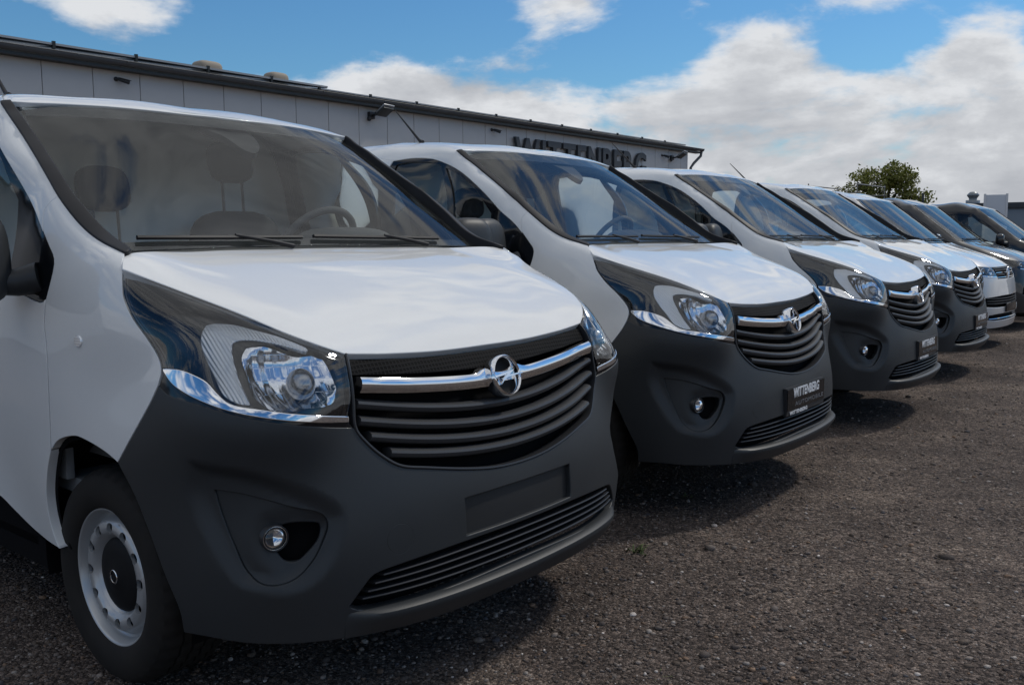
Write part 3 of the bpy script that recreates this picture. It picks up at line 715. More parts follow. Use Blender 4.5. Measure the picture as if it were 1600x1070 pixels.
def make_van():
    S = Skin(VP); root = empty('delivery_van')
    W = M['white']
    LR = ((False, ''), (True, ''))
    def both(name, fn, mat, parent=root):
        out = []
        for mi in (False, True): out.append(obj(name, fn(mi), mat, parent))
        return out
    full = lambda c: c + [tuple(q) for q in mir(c)][1:]           # right curve ending on the centre line, on to the left
    R = lambda c: c[::-1]
    # hood
    hf = full(R(hoodfront)[:]) if False else ([tuple(q) for q in mir(hoodfront)] + hoodfront[1:])   # left -> right
    hood_l = loop(S, hf, hoodside, hoodcorner, hoodrear + [tuple(q) for q in mir(hoodrear)][1:], [tuple(q) for q in mir(hoodcorner)], [tuple(q) for q in mir(hoodside)])
    HP = [q for c in (hoodfront, hoodside, hoodcorner, hoodrear) for q in c[:-1]] + hoodrear[-1:]
    for _x, _z in zip(_hx[1:], _hz[1:]):
        ye = float(np.interp(-_x, [.152, .208, .294, .408, .535, .664, .772, .92], [.56, .66, .73, .78, .825, .87, .866, .84]))
        for k in (0, .4, .75): HP.append((_x, -ye * k, _z - .004 * k ** 2))
    for y in (0, .4, .75): HP += [(-1.02, -y, 1.350), (-1.15, -y, 1.365), (-.075, -y * .75, .955)]
    SH = Skin(HP, 2e-5)
    obj('hood', panel(SH, hood_l, grid=.032, gap=.0028, depth=.03, roll=.004), W, root)
    und = obj('hood_gap_shade', panel(S, hood_l, off=-.026, grid=.10, gap=-.014, depth=.001), M['void'], root)  # near-black sheet under the hood edge, puts shade into the shut line by colour
    # wings
    wing_l = loop(S, pillarline[:PN + 1], cutupper, winfront, cutlower, arch_f, R(fenderlow), R(fenderedge), hoodcorner)
    both('wing_gap_shade', lambda mi: panel(S, wing_l, off=-.026, grid=.10, gap=-.012, depth=.001, mirror=mi), M['void'])  # black sheet behind the wing gaps, its colour standing in for their shade
    both('front_wing', lambda mi: panel(S, wing_l, grid=.03, gap=.0034, depth=.03, mirror=mi), W)
    rep = [(-.876 + .020 * math.cos(a), -.967, 1.07 + .016 * math.sin(a)) for a in np.linspace(0, 2 * math.pi, 15)[:-1]]
    both('side_repeater', lambda mi: panel(S, loop(S, rep + rep[:1], h=.006), off=.004, gap=0, grid=.01, depth=.01, mirror=mi), M['drl'])
    # roof with pillars, back to the cab's rear
    XS = -2.30
    ang = np.linspace(0, math.radians(114), 60); sec = S.section(XS, -ang)          # from top down the right side
    iz = int(np.argmin(np.abs(sec[:, 2] - 1.835)))
    top = [tuple(q) for q in sec[:iz + 1]]                                           # centre -> right
    side = [tuple(q) for q in sec[iz:]]
    link_top = [top[-1], wintop[0]]
    pil_up = pillarline[PN:]
    half = [link_top, wintop, R(cutupper), pil_up, wstop]
    roof_l = loop(S, [tuple(q) for q in mir(top)] + top[1:], *half, *[[tuple(q) for q in mir(c)] for c in half[::-1]])
    obj('roof', panel(S, roof_l, grid=.05, gap=.0018, depth=.02, roll=.004), W, root)
    # windscreen
    base_r = [(-.80, -.835, 1.333), (-.845, -.70, 1.338), (-.895, -.48, 1.342), (-.925, -.25, 1.345), (-.935, 0, 1.346)]
    inner = [(-.80, -.835, 1.333), (-.87, -.828, 1.355), (-.95, -.830, 1.390), (-1.057, -.836, 1.458), (-1.153, -.836, 1.523), (-1.317, -.818, 1.633), (-1.498, -.795, 1.741), (-1.62, -.782, 1.815), (-1.69, -.775, 1.857)]
    tp = [(-1.69, -.775, 1.857), (-1.682, -.73, 1.8625), (-1.662, -.6, 1.868), (-1.632, -.35, 1.8745), (-1.617, 0, 1.876)]
    GS = Graph(WSX)
    ws_l = loop(GS, base_r + [tuple(q) for q in mir(base_r)][1:], [tuple(q) for q in mir(inner)][::-1], [tuple(q) for q in mir(tp)][::-1] + tp[::-1][1:], inner[::-1])
    ws_l = ws_l if area2(ws_l) > 0 else ws_l[::-1]
    ws = obj('windscreen', panel(GS, ws_l, grid=.05, gap=-.004, depth=.004, roll=.001), M['glass'], root)
    # printed border behind the glass
    X3 = GS.X(ws_l); wide = np.where(X3[:, 2] > 1.82, .060, .030); wide = np.where(X3[:, 2] < 1.38, .030, wide)
    for _ in range(14): wide = (np.roll(wide, 1) + wide + np.roll(wide, -1)) / 3
    hole = inset(ws_l, wide / GS.scale(ws_l))
    obj('windscreen_border', panel(GS, ws_l, [hole], off=-.006, grid=.05, gap=-.003, depth=.001, roll=.0005), M['frit'], ws)
    # mirror foot and camera pod on the glass
    drop = [(0, -.10, 1.855), (0, .08, 1.860), (0, .135, 1.825), (0, .135, 1.775), (0, .085, 1.735), (0, .035, 1.745), (0, -.01, 1.80), (0, -.06, 1.825)]
    obj('sensor_cover', panel(GS, loop(GS, drop + drop[:1]), off=-.018, grid=.03, gap=0, depth=.03), M['plastic_s'], ws)
    # black trim up the pillars
    out_c = pillarline; 
    trim_l = loop(S, pillarline, [pillarline[-1], inner[-1]], inner[::-1], [inner[0], pillarline[0]])
    both('pillar_trim', lambda mi: panel(S, trim_l, off=.006, grid=.03, gap=.0010, depth=.055, roll=.006, mirror=mi), M['trim'])
    # scuttle: dark tray between bonnet and glass
    cow = [(-.90, 0, 1.318)]
    tray = [(-.80, -.80, 1.285), (-.86, -.66, 1.290), (-.905, -.43, 1.292), (-.935, 0, 1.293), (-.905, .43, 1.292), (-.86, .66, 1.290), (-.80, .80, 1.285)]
    obj('scuttle', strip(tray, [(.02, -.02), (.02, 0), (-.16, .012), (-.16, -.02)], name='scuttle'), M['trim'], root)
    # wipers
    def onskin(pts, off): 
        pq = GS.at(pts); return GS.X(pq) + GS.N(pq) * off
    for a, b, piv in (((-.93, -.74, 1.362), (-.96, -.08, 1.362), (-.90, -.16, 1.330)), ((-.965, -.02, 1.366), (-.93, .60, 1.356), (-.89, .50, 1.330))):
        e = empty('wiper', parent=root)
        path = onskin([tuple(np.array(a) * (1 - k) + np.array(b) * k) for k in np.linspace(0, 1, 12)], .012)
        obj('wiper_blade', tube('blade', path, .008, 6), M['trim'], e)
        mid = path[6]; arm = [np.array(onskin([piv], .012)[0]), np.array(onskin([piv], .012)[0]) * .6 + mid * .4 + [0, 0, .006], mid + [0, 0, .008]]
        obj('wiper_arm', tube('arm', arm, [.009, .007, .006], 8), M['trim'], e)
    # doors: black window frame, glass, lower skin
    fr_l = loop(S, winfront, winbottom, winrear, wintop)
    g1 = [(-1.80, -.832, 1.775), (-1.90, -.825, 1.80), (-2.05, -.821, 1.812), (-2.155, -.83, 1.80), (-2.175, -.86, 1.68), (-2.165, -.952, 1.315), (-1.85, -.95, 1.292), (-1.665, -.95, 1.275), (-1.70, -.89, 1.55)]
    g2 = [(-1.755, -.84, 1.757), (-1.64, -.865, 1.705), (-1.50, -.888, 1.62), (-1.44, -.90, 1.565), (-1.37, -.91, 1.50), (-1.36, -.94, 1.33), (-1.38, -.955, 1.258), (-1.62, -.952, 1.272), (-1.65, -.89, 1.55)]
    G1 = loop(S, g1[:1] + g1[1:4], g1[3:6], g1[5:8], [g1[7], g1[8], g1[0]]); G2 = loop(S, g2[:5], g2[4:7], g2[6:8], [g2[7], g2[8], g2[0]])
    for mi in (False, True):
        e = empty('front_door', parent=root)
        door_l = loop(S, cutlower, arch_r, [arch_r[-1], (-1.256, -.937, .385), (-1.405, -.923, .40), (-1.52, -.924, .43), (-1.62, -.93, .47), (-1.76, -.945, .502), (-2.0, -.95, .51), (-2.30, -.95, .51)], [q for q in side if q[2] >= .51][::-1], [side[0], wintop[0]], R(winrear), R(winbottom))
        obj('door_skin', panel(S, door_l, grid=.05, gap=.0034, depth=.03, mirror=mi), W, e)
        obj('door_gap_shade', panel(S, door_l, off=-.028, grid=.12, gap=-.010, depth=.001, mirror=mi), M['void'], e)  # shade of the door gaps, painted as a black sheet behind them
        obj('window_frame', panel(S, fr_l, [G1, G2], off=-.003, grid=.05, gap=.002, depth=.02, mirror=mi), M['gloss'], e)
        obj('window_glass', panel(S, G1, off=-.010, grid=.08, gap=-.006, depth=.002, roll=.0005, mirror=mi), M['sideglass'], e)
        obj('quarter_glass', panel(S, G2, off=-.010, grid=.08, gap=-.006, depth=.002, roll=.0005, mirror=mi), M['sideglass'], e)
        hd = super_blob('handle', .10, .016, .020, .7); obj('door_handle', hd, M['plastic_s'], e, loc=(-2.02, (1 if mi else -1) * .985, 1.06))
        # mirror
        s = 1 if mi else -1
        mm = empty('door_mirror', parent=root)
        hs_ = super_blob('housing', .075, .125, .150, .62); 
        obj('mirror_housing', hs_, M['plastic'], mm, loc=(-1.215, s * 1.135, 1.315), rot=(0, -.10, s * -.16))
        obj('mirror_glass', box('mglass', -.004, .004, -.10, .10, -.125, .125, .003), M['chrome'], mm, loc=(-1.288, s * 1.145, 1.315), rot=(0, -.05, s * -.16))
        obj('mirror_arm', tube('arm', [(-1.15, s * .945, 1.25), (-1.19, s * 1.00, 1.235), (-1.21, s * 1.07, 1.24)], [.05, .042, .04], 12), M['plastic'], mm)
    # headlights
    lens_l = loop(S, hoodside, fenderedge[:7], [fenderedge[6], chrometop[0]], chrometop, [chrometop[-1], (-.118, -.588, .935), (-.135, -.582, 1.0), (-.152, -.572, 1.049)])
    for mi in (False, True):
        e = empty('headlight', parent=root)
        obj('lens', panel(S, lens_l, off=.001, grid=.025, gap=.0035, depth=.006, roll=.0012, mirror=mi), M['lens'], e)
        DR = loop(S, drl[:7], drl[6:11], drl[10:15], drl[14:] + drl[:1], h=.01); RF = loop(S, reflector + reflector[:1], h=.008); RF = RF if area2(RF) > 0 else RF[::-1]; RF = inset(RF, -.010 / S.scale(RF))
        wide_l = loop(S, hoodside, fenderedge, bumptop, lampinner)
        obj('lamp_housing', panel(S, wide_l, [RF], off=-.014, grid=.03, gap=.003, depth=.06, roll=.004, mirror=mi), M['gloss'], e)
        obj('light_band', panel(S, DR, off=-.008, grid=.012, gap=.001, depth=.01, roll=.003, mirror=mi), M['drl'], e)
        # reflector bowl, deepest in its middle
        def bowl(pq, L=RF): c_ = (L.max(0) + L.min(0)) / 2; e_ = (L.max(0) - L.min(0)) / 2; q_ = (((pq - c_) / e_) ** 2).sum(1); return -.018 - .055 * np.clip(1.25 - q_, 0, 1.25) / 1.25
        obj('reflector', panel(S, RF, off=bowl, grid=.014, gap=-.001, depth=.01, roll=.001, mirror=mi), M['facets'], e)
        b = super_blob('bulb', .045, .036, .044, 1.0); s = 1 if mi else -1
        obj('bulb_shield', b, simple_('bulb_frost', (.40, .41, .42), .22, .8), e, loc=(-.188, s * .70, .975))
        CH = loop(S, chrometop, [chrometop[-1], chromebot[-1]], R(chromebot), [chromebot[0], chrometop[0]], h=.012)
        obj('chrome_strip', panel(S, CH, off=.003, grid=.02, gap=.0008, depth=.01, roll=.003, mirror=mi), M['chrome'], e)
        UN = loop(S, chromebot, [chromebot[-1], bumptop[-1]], R(bumptop), [bumptop[0], chromebot[0]], h=.012)
        obj('lamp_sill', panel(S, UN, off=-.003, grid=.02, gap=.0005, depth=.01, roll=.002, mirror=mi), M['gloss'], e)
    # bumper
    PO = loop(S, podouter + podouter[:1]); POm = mir(PO); sc_p = float(np.mean(S.scale(PO)))
    def pod_disp(pq):
        out = np.zeros(len(pq))
        for L in (PO, POm):
            d = dist_to(pq, L) * sc_p * inside(pq, L); t = np.clip(d / .05, 0, 1); out -= .023 * t * t * (3 - 2 * t)
        return out
    FP = loop(S, fogpod + fogpod[:1], h=.012); CV = loop(S, cavity + cavity[:1], h=.010)
    PL = loop(S, [(.02, -.268, .598), (.02, .268, .598)], [(.02, .268, .598), (.02, .268, .482)], [(.02, .268, .482), (.02, -.268, .482)], [(.02, -.268, .482), (.02, -.268, .598)])
    LG = loop(S, lowgrille_b + [tuple(q) for q in mir(lowgrille_b)][1:], ([tuple(q) for q in mir(lowgrille)][::-1] + lowgrille[::-1][1:]))
    tow = [(-.015, -.505 + .044 * math.cos(a), .53 + .042 * math.sin(a)) for a in np.linspace(0, 2 * math.pi, 25)]
    TW = loop(S, tow, h=.010)
    halfb = [grilleline[::-1], R(bumptop), fenderlow, arch_b, bumplow]
    bump_l = loop(S, *halfb, *[[tuple(q) for q in mir(c)] for c in halfb[::-1]])
    bp = obj('bumper', panel(S, bump_l, [FP, mir(FP), PL, LG, TW], off=pod_disp, grid=.015, gap=.0018, depth=.03, roll=.004), M['plastic'], root)
    obj('tow_eye_cover', panel(S, TW, grid=.02, gap=.0012, depth=.01, roll=.002), M['plastic'], bp)
    obj('plate_recess', panel(S, PL, off=-.016, grid=.05, gap=-.003, depth=.004), simple_('recess_shade_plastic', (.012, .0125, .0135), .6), bp)  # darker than the bumper: the recess's shade is in this colour
    for mi in (False, True):
        def pd(pq):
            d = dist_to(pq, CV) * sc_p; return pod_disp(pq) - .006 - .018 * np.clip(1 - d / .05, 0, 1) ** 1.5
        obj('fog_light_bezel', panel(S, FP, [CV], off=pd, grid=.016, gap=.0030, depth=.075, roll=.007, mirror=mi), M['plastic'], bp)
        obj('fog_light_cavity', panel(S, CV, off=-.095, grid=.03, gap=-.03, depth=.004, mirror=mi), M['void'], bp)  # backing coloured near-black to deepen the shade in the pocket
        s = 1 if mi else -1
        e = empty('fog_light', parent=root)
        fd = Vector((.95, s * .30, 0)); q = Vector((-.186, s * .800, .572))
        rot = fd.to_track_quat('X', 'Z').to_euler()
        obj('fog_lens', lathe('foglens', [(.0005, .014), (.012, .013), (.024, .009), (.031, .0), (.033, -.010)][::-1], 28, 'X'), M['lens'], e, loc=q, rot=rot)
        obj('fog_reflector', lathe('fogrefl', [(.0005, -.024), (.015, -.021), (.026, -.012), (.031, -.002), (.033, -.001), (.034, -.02)], 28, 'X'), M['chrome'], e, loc=q, rot=rot)
        obj('fog_rim', lathe('fogrim', [(.032, -.004), (.034, .003), (.037, .0), (.039, -.06)], 28, 'X'), M['plastic_s'], e, loc=q, rot=rot)
    # lower grille
    lg = empty('lower_grille', parent=root)
    obj('grille_back', panel(S, LG, off=-.07, grid=.05, gap=-.015, depth=.002), M['void'], lg)
    for k, (zc, ye, lift) in enumerate(((.446, .56, -.008), (.423, .585, -.004), (.400, .605, 0), (.378, .62, .004))):
        path = []
        for y in np.linspace(-ye, ye, 41):
            q = S.front(y, zc + lift * (y / ye) ** 2); path.append(q)
        path = np.array(path); path[:, 0] -= .004
        obj('slat', strip(path, [(.0, .0028), (.002, 0), (0, -.003), (-.03, -.0045), (-.03, .001)], normals=np.tile([1., 0, 0], (41, 1))), M['plastic_s'], lg)
    # lip along the bottom edge
    pl = []
    for y in np.linspace(-.665, .665, 61): pl.append(S.front(y, .300 + .012 * (abs(y) / .665) ** 2))
    pl = np.array(pl); nn = S.N(S.at(pl)); nn[:, 2] = 0
    def lp(t):
        e_ = min(1.0, min(t, 1 - t) / .10); e_ = max(.04, e_ * (2 - e_))
        return [(-.01, .040), (.004 * e_, .040), (.020 * e_, .036), (.028 * e_, .030), (.030 * e_, .020), (.025 * e_, .008), (.012 * e_, -.012), (-.002, -.034), (-.03, -.036), (-.03, .040)]
    obj('bumper_lip', strip(pl, lp, normals=nn), M['plastic'], bp)
    # upper grille
    gr = empty('front_grille', parent=root)
    GL = loop(S, grilleline + [tuple(q) for q in mir(grilleline)][1:], [tuple(q) for q in mir(lampinner)][::-1], [tuple(q) for q in mir(hoodfront)] + hoodfront[1:], R(lampinner))
    obj('grille_back', panel(S, GL, off=-.075, grid=.05, gap=-.02, depth=.002), M['void'], gr)
    pin = S.X(GL); pn = S.N(GL)
    # thin raised frame round the sides and bottom
    fr = smooth_curve(S.at(R(lampinner)[:-1][-3:] + grilleline + [tuple(q) for q in mir(grilleline)][1:] + [tuple(q) for q in mir(lampinner)][::-1][:0:-1][:0]), 5)
    frp = S.at(smooth_curve(S.X(S.at(lampinner[::-1] + grilleline[1:] + [tuple(q) for q in mir(grilleline)][1:] + [tuple(q) for q in mir(lampinner)][::-1][1:])), 5))
    frp = resample(frp, S.X, .015)
    fx = S.X(frp); fn = S.N(frp); t_ = np.gradient(fx, axis=0); inw = np.cross(fn, t_); inw /= np.linalg.norm(inw, axis=1)[:, None]
    if (inw[len(inw) // 2] @ np.array([0, 0, 1])) < 0: inw = -inw
    obj('grille_frame', strip(fx + inw * .006, [(.001, -.005), (.004, -.002), (.003, .003), (-.02, .006), (-.05, .004), (-.05, -.005)], normals=fn), M['plastic_s'], gr)
    def bar(zc, ze, ye, prof, n=61, dx=0.0, ycut=None):
        path = []; nn = []
        for y in np.linspace(-ye, ye, n):
            q = S.front(y, zc + (ze - zc) * (abs(y) / ye) ** 1.8); path.append(q)
        path = np.array(path); N3 = S.N(S.at(path)); N3[:, 2] *= .25; path = path + N3 * dx
        return strip(path, prof, normals=N3)
    sl = [(-.006, .0115), (.003, .0075), (.006, .0), (.003, -.009), (-.004, -.014), (-.050, -.018), (-.050, .008), (-.022, .0145)]
    for zc, ze, ye in ((.846, .912, .568), (.797, .864, .566), (.754, .817, .540), (.716, .766, .49)):
        obj('slat', bar(zc, ze, ye, sl, dx=-.004), M['slat'], gr)
    def cb(t):
        y = abs(t - .5) * 1.12; k = 1 + .75 * math.exp(-((y - .075) / .03) ** 2); u = .021 * k
        return [(-.004, u), (.006, u * .93), (.013, u * .55), (.0155, .0), (.0135, -.013), (.006, -.024), (-.02, -.027), (-.02, u)]
    obj('chrome_bar', bar(.922, .965, .560, cb, dx=.004), M['chrome'], gr)
    # perforated strip above the bar
    mesh_lo = [(-.118, -.566, .995), (-.109, -.342, .976), (-.096, 0, .962)]
    MS = loop(S, [(-.118, -.566, .995), (-.109, -.342, .976), (-.096, 0, .962), (-.109, .342, .976), (-.118, .566, .995)], [(-.118, .566, .995), (-.14, .562, 1.037)], [(-.14, .562, 1.037), (-.13, .3, 1.016), (-.125, 0, 1.010), (-.13, -.3, 1.016), (-.14, -.562, 1.037)], [(-.14, -.562, 1.037), (-.118, -.566, .995)])
    obj('perforated_strip', panel(S, MS, off=-.010, grid=.03, gap=0, depth=.01), M['hex'], gr)
    emblem(gr, S)
    # cargo body behind the cab
    secf = np.vstack([S.section(XS, np.linspace(-math.radians(116), math.radians(116), 161))])
    Fm = Flat(secf); nL = len(secf); L = Fm.L; half_i = nL // 2
    def arc_r(z): return float(np.interp(z, secf[:half_i + 1, 2], L[:half_i + 1]))
    Lt = L[-1]
    low = arc_r(.51); XE = -4.93
    def side_path(mirrored):
        pts = [(XE, low)]
        for a in np.linspace(math.pi, 0, 25):
            x = -3.98 + .43 * math.cos(a); z = .33 + .43 * math.sin(a)
            if z > .52: pts.append((x, arc_r(z)))
        pts.append((XS, low)); return [(x, Lt - s_) for x, s_ in pts] if mirrored else pts
    cargo = np.array(side_path(False) + [(XS, low + (Lt - 2 * low) * k / 80) for k in range(1, 80)] + side_path(True)[::-1] + [(XE, Lt - low - (Lt - 2 * low) * k / 80) for k in range(1, 80)])
    obj('cargo_body', panel(Fm, cargo, grid=.12, gap=.0015, depth=.02, roll=.01), W, root)
    capX = Fm.X(np.array([(XE, low + (Lt - 2 * low) * k / 60) for k in range(61)]))
    cx = np.array([XE - .012, 0, 1.1]); V = [cx] + list(capX + [-.004, 0, 0])
    obj('rear_doors', mesh('rear', V, [(0, i + 1, i) for i in range(1, 61)] + [(0, 1, 61)], smooth=False), W, root)
    for s in (-1, 1):
        obj('tail_light', super_blob('tail', .02, .05, .22, .5), simple_('tail_red', (.25, .01, .01), .2), root, loc=(XE - .01, s * .84, 1.05))
        obj('sill', box('sill', -4.9, -4.42, s * .915 - .03, s * .915 + .012, .28, .53, .008), M['plastic'], root)
        obj('sill', box('sill', -3.54, -1.42, s * .85 - .03, s * .85 + .005, .29, .56, .02), M['void'], root)
    obj('underbody', box('under', -4.85, -1.35, -.88, .88, .24, .34), M['void'], root)  # plain black box, added to block light under the van
    obj('engine_bay', box('bay', -1.36, -.30, -.62, .62, .26, .92), M['void'], root)
    # wheel arch liners
    for s in (-1, 1):
        for xc in (-.88, -3.98):
            v = []; f = []
            for i in range(25):
                a = math.radians(-12) + math.radians(204) * i / 24
                for y in (.955 if math.radians(50) < a < math.radians(120) else (.94 if math.radians(50) < a < math.radians(150) else .905), .60): v.append((xc + .445 * math.cos(a), s * y, .33 + .445 * math.sin(a)))
            for i in range(24): f.append((2 * i, 2 * i + 1, 2 * i + 3, 2 * i + 2))
            c = len(v); v.append((xc, s * .60, .33))
            for i in range(24): f.append((2 * i + 1, 2 * i + 3, c))
            obj('arch_liner', mesh('liner', v, f), M['void'], root)
    for xc, s, nm in ((-.874, -1, 0), (-.874, 1, 1), (-3.98, -1, 2), (-3.98, 1, 3)):
        w = wheel_parts(root, s); w.location = (xc, s * .905, .335); w.rotation_euler = (0, random.random() * 0 + (.2 if nm == 0 else nm), math.pi if s > 0 else 0)
    # cab interior
    it = empty('cab_interior', parent=root)
    dsh = [(-.98, -.80, 1.285), (-.98, 0, 1.29), (-.98, .80, 1.285)]
    obj('dashboard', strip([(-1.14, -.82, 1.27), (-1.14, 0, 1.275), (-1.14, .82, 1.27)], [(-.24, .0), (-.20, -.6), (.26, -.6), (.26, -.02), (.2, .035), (.0, .075), (-.12, .07), (-.2, .05)], normals=np.tile([1., 0, 0], (3, 1))), M['dash'], it)
    obj('instrument_cowl', super_blob('cowl', .15, .21, .07, .7), M['dash'], it, loc=(-1.24, .37, 1.345))
    # steering wheel
    ring = [(0, .19 * math.cos(a), .19 * math.sin(a)) for a in np.linspace(0, 2 * math.pi, 41)]
    sw = obj('steering_wheel', tube('ring', ring, .0165, 10, cap=False), M['dash'], it, loc=(-1.43, .37, 1.335), rot=(0, .62, 0))
    obj('spokes', tube('spoke', [(-1.43, .20, 1.335), (-1.40, .37, 1.315), (-1.43, .54, 1.335)], [.012, .045, .012], 8), M['dash'], it)
    def seat(y, w, hz, heads):
        obj('seat_cushion', super_blob('cushion', .27, w / 2, .10, .5), M['seat'], it, loc=(-1.72, y, .86), rot=(0, .12, 0))
        obj('seat_back', super_blob('back', .085, w / 2, .37, .5), M['seat'], it, loc=(-2.02, y, hz - .60), rot=(0, -.22, 0))
        for hy in heads:
            obj('headrest', super_blob('head', .05, .115, .098, .62), M['seat'], it, loc=(-2.105, hy, hz), rot=(0, -.2, 0))
            for q in (-.055, .055): obj('headrest_post', tube('post', [(-2.085, hy + q, hz - .27), (-2.10, hy + q, hz - .02)], .007, 6), M['plastic_s'], it)
    seat(.40, .50, 1.735, (.40,)); seat(-.30, .80, 1.585, (-.24, .01) if False else (-.24,))
    obj('bulkhead', extrude_poly('bulk', [(-.88, .35), (.88, .35), (.90, 1.30), (.845, 1.62), (.78, 1.80), (.70, 1.88), (.55, 1.925), (-.55, 1.925), (-.70, 1.88), (-.78, 1.80), (-.845, 1.62), (-.90, 1.30)], 0, .012, ((-2.292, 0, 0), (0, 1, 0), (0, 0, 1), (1, 0, 0))), M['inner'], it)
    obj('headlining', strip([(-1.68, -.74, 1.838), (-1.63, 0, 1.858), (-1.68, .74, 1.838)], [(.0, 0), (0, -.008), (-.62, .062), (-.62, .072)], normals=np.tile([1., 0, 0], (3, 1))), M['headliner'], it)
    obj('cab_floor', box('floor', -2.28, -1.0, -.88, .88, .55, .60), M['card'], it)
    for s in (-1, 1): obj('door_card', box('card', -2.2, -1.12, s * .90 - .015, s * .90 + .015, .60, 1.24, .01), M['card'], it)
    obj('roof_antenna', tube('ant', [(-2.19, -.57, 1.948), (-2.215, -.57, 1.962), (-2.42, -.57, 2.16)], [.016, .009, .003], 8), M['trim'], root)
    return root, S
_SM = {}
def simple_(name, col, rough, metal=0.0):
    if name not in _SM: _SM[name] = simple(name, col, rough, metal)
    return _SM[name]
def copy_tree(o, parent=None):
    c = o.copy(); COL.objects.link(c); c.parent = parent
    for ch in list(o.children): copy_tree(ch, c)
    return c
van, SV = make_van()

# ------------------------------------------------------------------ licence plate with the dealer's name (vans two to four)
def make_plate(parent, S):
    e = empty('licence_plate', parent=parent)
    tilt = -.02; O = np.array([.0385, 0, .535])
    fr = (O, (0, 1, 0), (0, 0, 1), (1, 0, 0))
    rect = lambda a, b, c, d: [(a, c), (b, c), (b, d), (a, d)]
    obj('plate_holder', extrude_poly('holder', rect(-.265, .265, -.078, .066), -.024, -.006, fr, bevel=.003), M['plastic_s'], e)
    obj('plate', extrude_poly('plate', rect(-.258, .258, -.050, .060), -.006, -.003, fr), M['gloss'], e)
    rot = (math.pi / 2, 0, math.pi / 2)
    def word(nm, s, width, y0, z0, mat, size, bold):
        me = text_mesh(nm, s, size, .0006, bold, 1.05); xs = [v.co.x for v in me.vertices]; k = width / (max(xs) - min(xs)); x0 = min(xs)
        for v in me.vertices: v.co.x = (v.co.x - x0) * k
        obj(nm, me, mat, e, loc=(O[0] - .0022, y0, O[2] + z0), rot=rot)
    word('lettering', 'WITTENBERG', .36, -.185, .012, M['print'], .068, .0022)
    word('small_lettering', 'AUTOMOBILE', .40, -.16, -.034, M['printdim'], .030, 0)
    word('holder_lettering', 'WITTENBERG', .24, -.23, -.074, M['print'], .026, .0008)
    return e

# ------------------------------------------------------------------ the second kind of van (silver and dark, painted bumper)
TP = []
TP += [(-.01, 0, .20), (.015, 0, .30), (.025, 0, .42), (.022, 0, .54), (.008, 0, .67), (-.012, 0, .78), (-.032, 0, .86), (-.058, 0, .93), (-.095, 0, .985), (-.16, 0, 1.03), (-.35, 0, 1.105), (-.60, 0, 1.19), (-.85, 0, 1.265)]
TP += row(.25, [(-.01, .3), (-.04, .55), (-.12, .75), (-.28, .88), (-.5, .93), (-.62, .935)])
TP += row(.45, [(.015, .3), (-.015, .55), (-.08, .75), (-.22, .88), (-.45, .94), (-.62, .95)])
TP += row(.65, [(-.005, .3), (-.03, .55), (-.09, .74), (-.22, .88), (-.45, .945), (-.62, .952)])
TP += row(.80, [(-.03, .3), (-.05, .52), (-.11, .72), (-.24, .87), (-.45, .94), (-.65, .952)])
TP += row(.90, [(-.055, .3), (-.075, .5), (-.14, .70), (-.27, .855), (-.45, .925), (-.65, .948)])
TP += row([.987, .990, .998, 1.02], [(-.105, .3), (-.125, .5), (-.19, .68), (-.33, .81)])
TP += row([1.07, 1.15, 1.22, 1.285], [(-.46, .845), (-.62, .868), (-.80, .872), (-.96, .855)])
TP += row([1.06, 1.12, 1.18], [(-.60, .925), (-.75, .925), (-.88, .915)])
TP += row([1.105, 1.188, 1.262], [(-.355, .35), (-.60, .4), (-.85, .42)]) + row([1.085, 1.175, 1.25], [(-.36, .65), (-.60, .7), (-.85, .7)])
for _x in (-.95, -1.4, -1.9, -2.3, -2.5): TP += row([.3, .6, .9, 1.1, 1.22], [(_x, .93), (_x, .95), (_x, .952), (_x, .945), (_x, .925)])
_e2 = row([1.31, 1.42, 1.50, 1.58, 1.66, 1.74, 1.84], [(-.99, .838), (-1.13, .815), (-1.235, .800), (-1.34, .784), (-1.44, .770), (-1.54, .755), (-1.665, .735)])
_c2 = [(-.90, 0, 1.285), (-1.06, 0, 1.42), (-1.27, 0, 1.58), (-1.49, 0, 1.74), (-1.625, 0, 1.84)]
WX2 = screen_fit(_e2, _c2, True)
for _z in (1.31, 1.40, 1.5, 1.6, 1.7, 1.79, 1.84):
    for _y in (0, .3, .55, .70): TP.append((WX2(_y, _z), -_y, _z))
TP += row([1.31, 1.42, 1.50, 1.58, 1.66, 1.74, 1.845], [(-1.0, .852), (-1.14, .829), (-1.245, .814), (-1.35, .798), (-1.45, .784), (-1.55, .769), (-1.675, .749)])
TP += row([1.35, 1.45], [(-1.2, .885), (-1.3, .862)])
for _x in (-1.6, -1.95, -2.3, -2.5): TP += row([1.4, 1.55, 1.68], [(_x, .888), (_x, .848), (_x, .812)])
for _x in (-1.95, -2.3, -2.5): TP += row([1.78, 1.86, 1.915, 1.945], [(_x, .785), (_x, .745), (_x, .66), (_x, .45)])
TP += [(-1.78, 0, 1.895), (-2.0, 0, 1.94), (-2.3, 0, 1.962), (-2.5, 0, 1.966)] + row([1.868, 1.885], [(-1.80, .70), (-1.80, .45)])
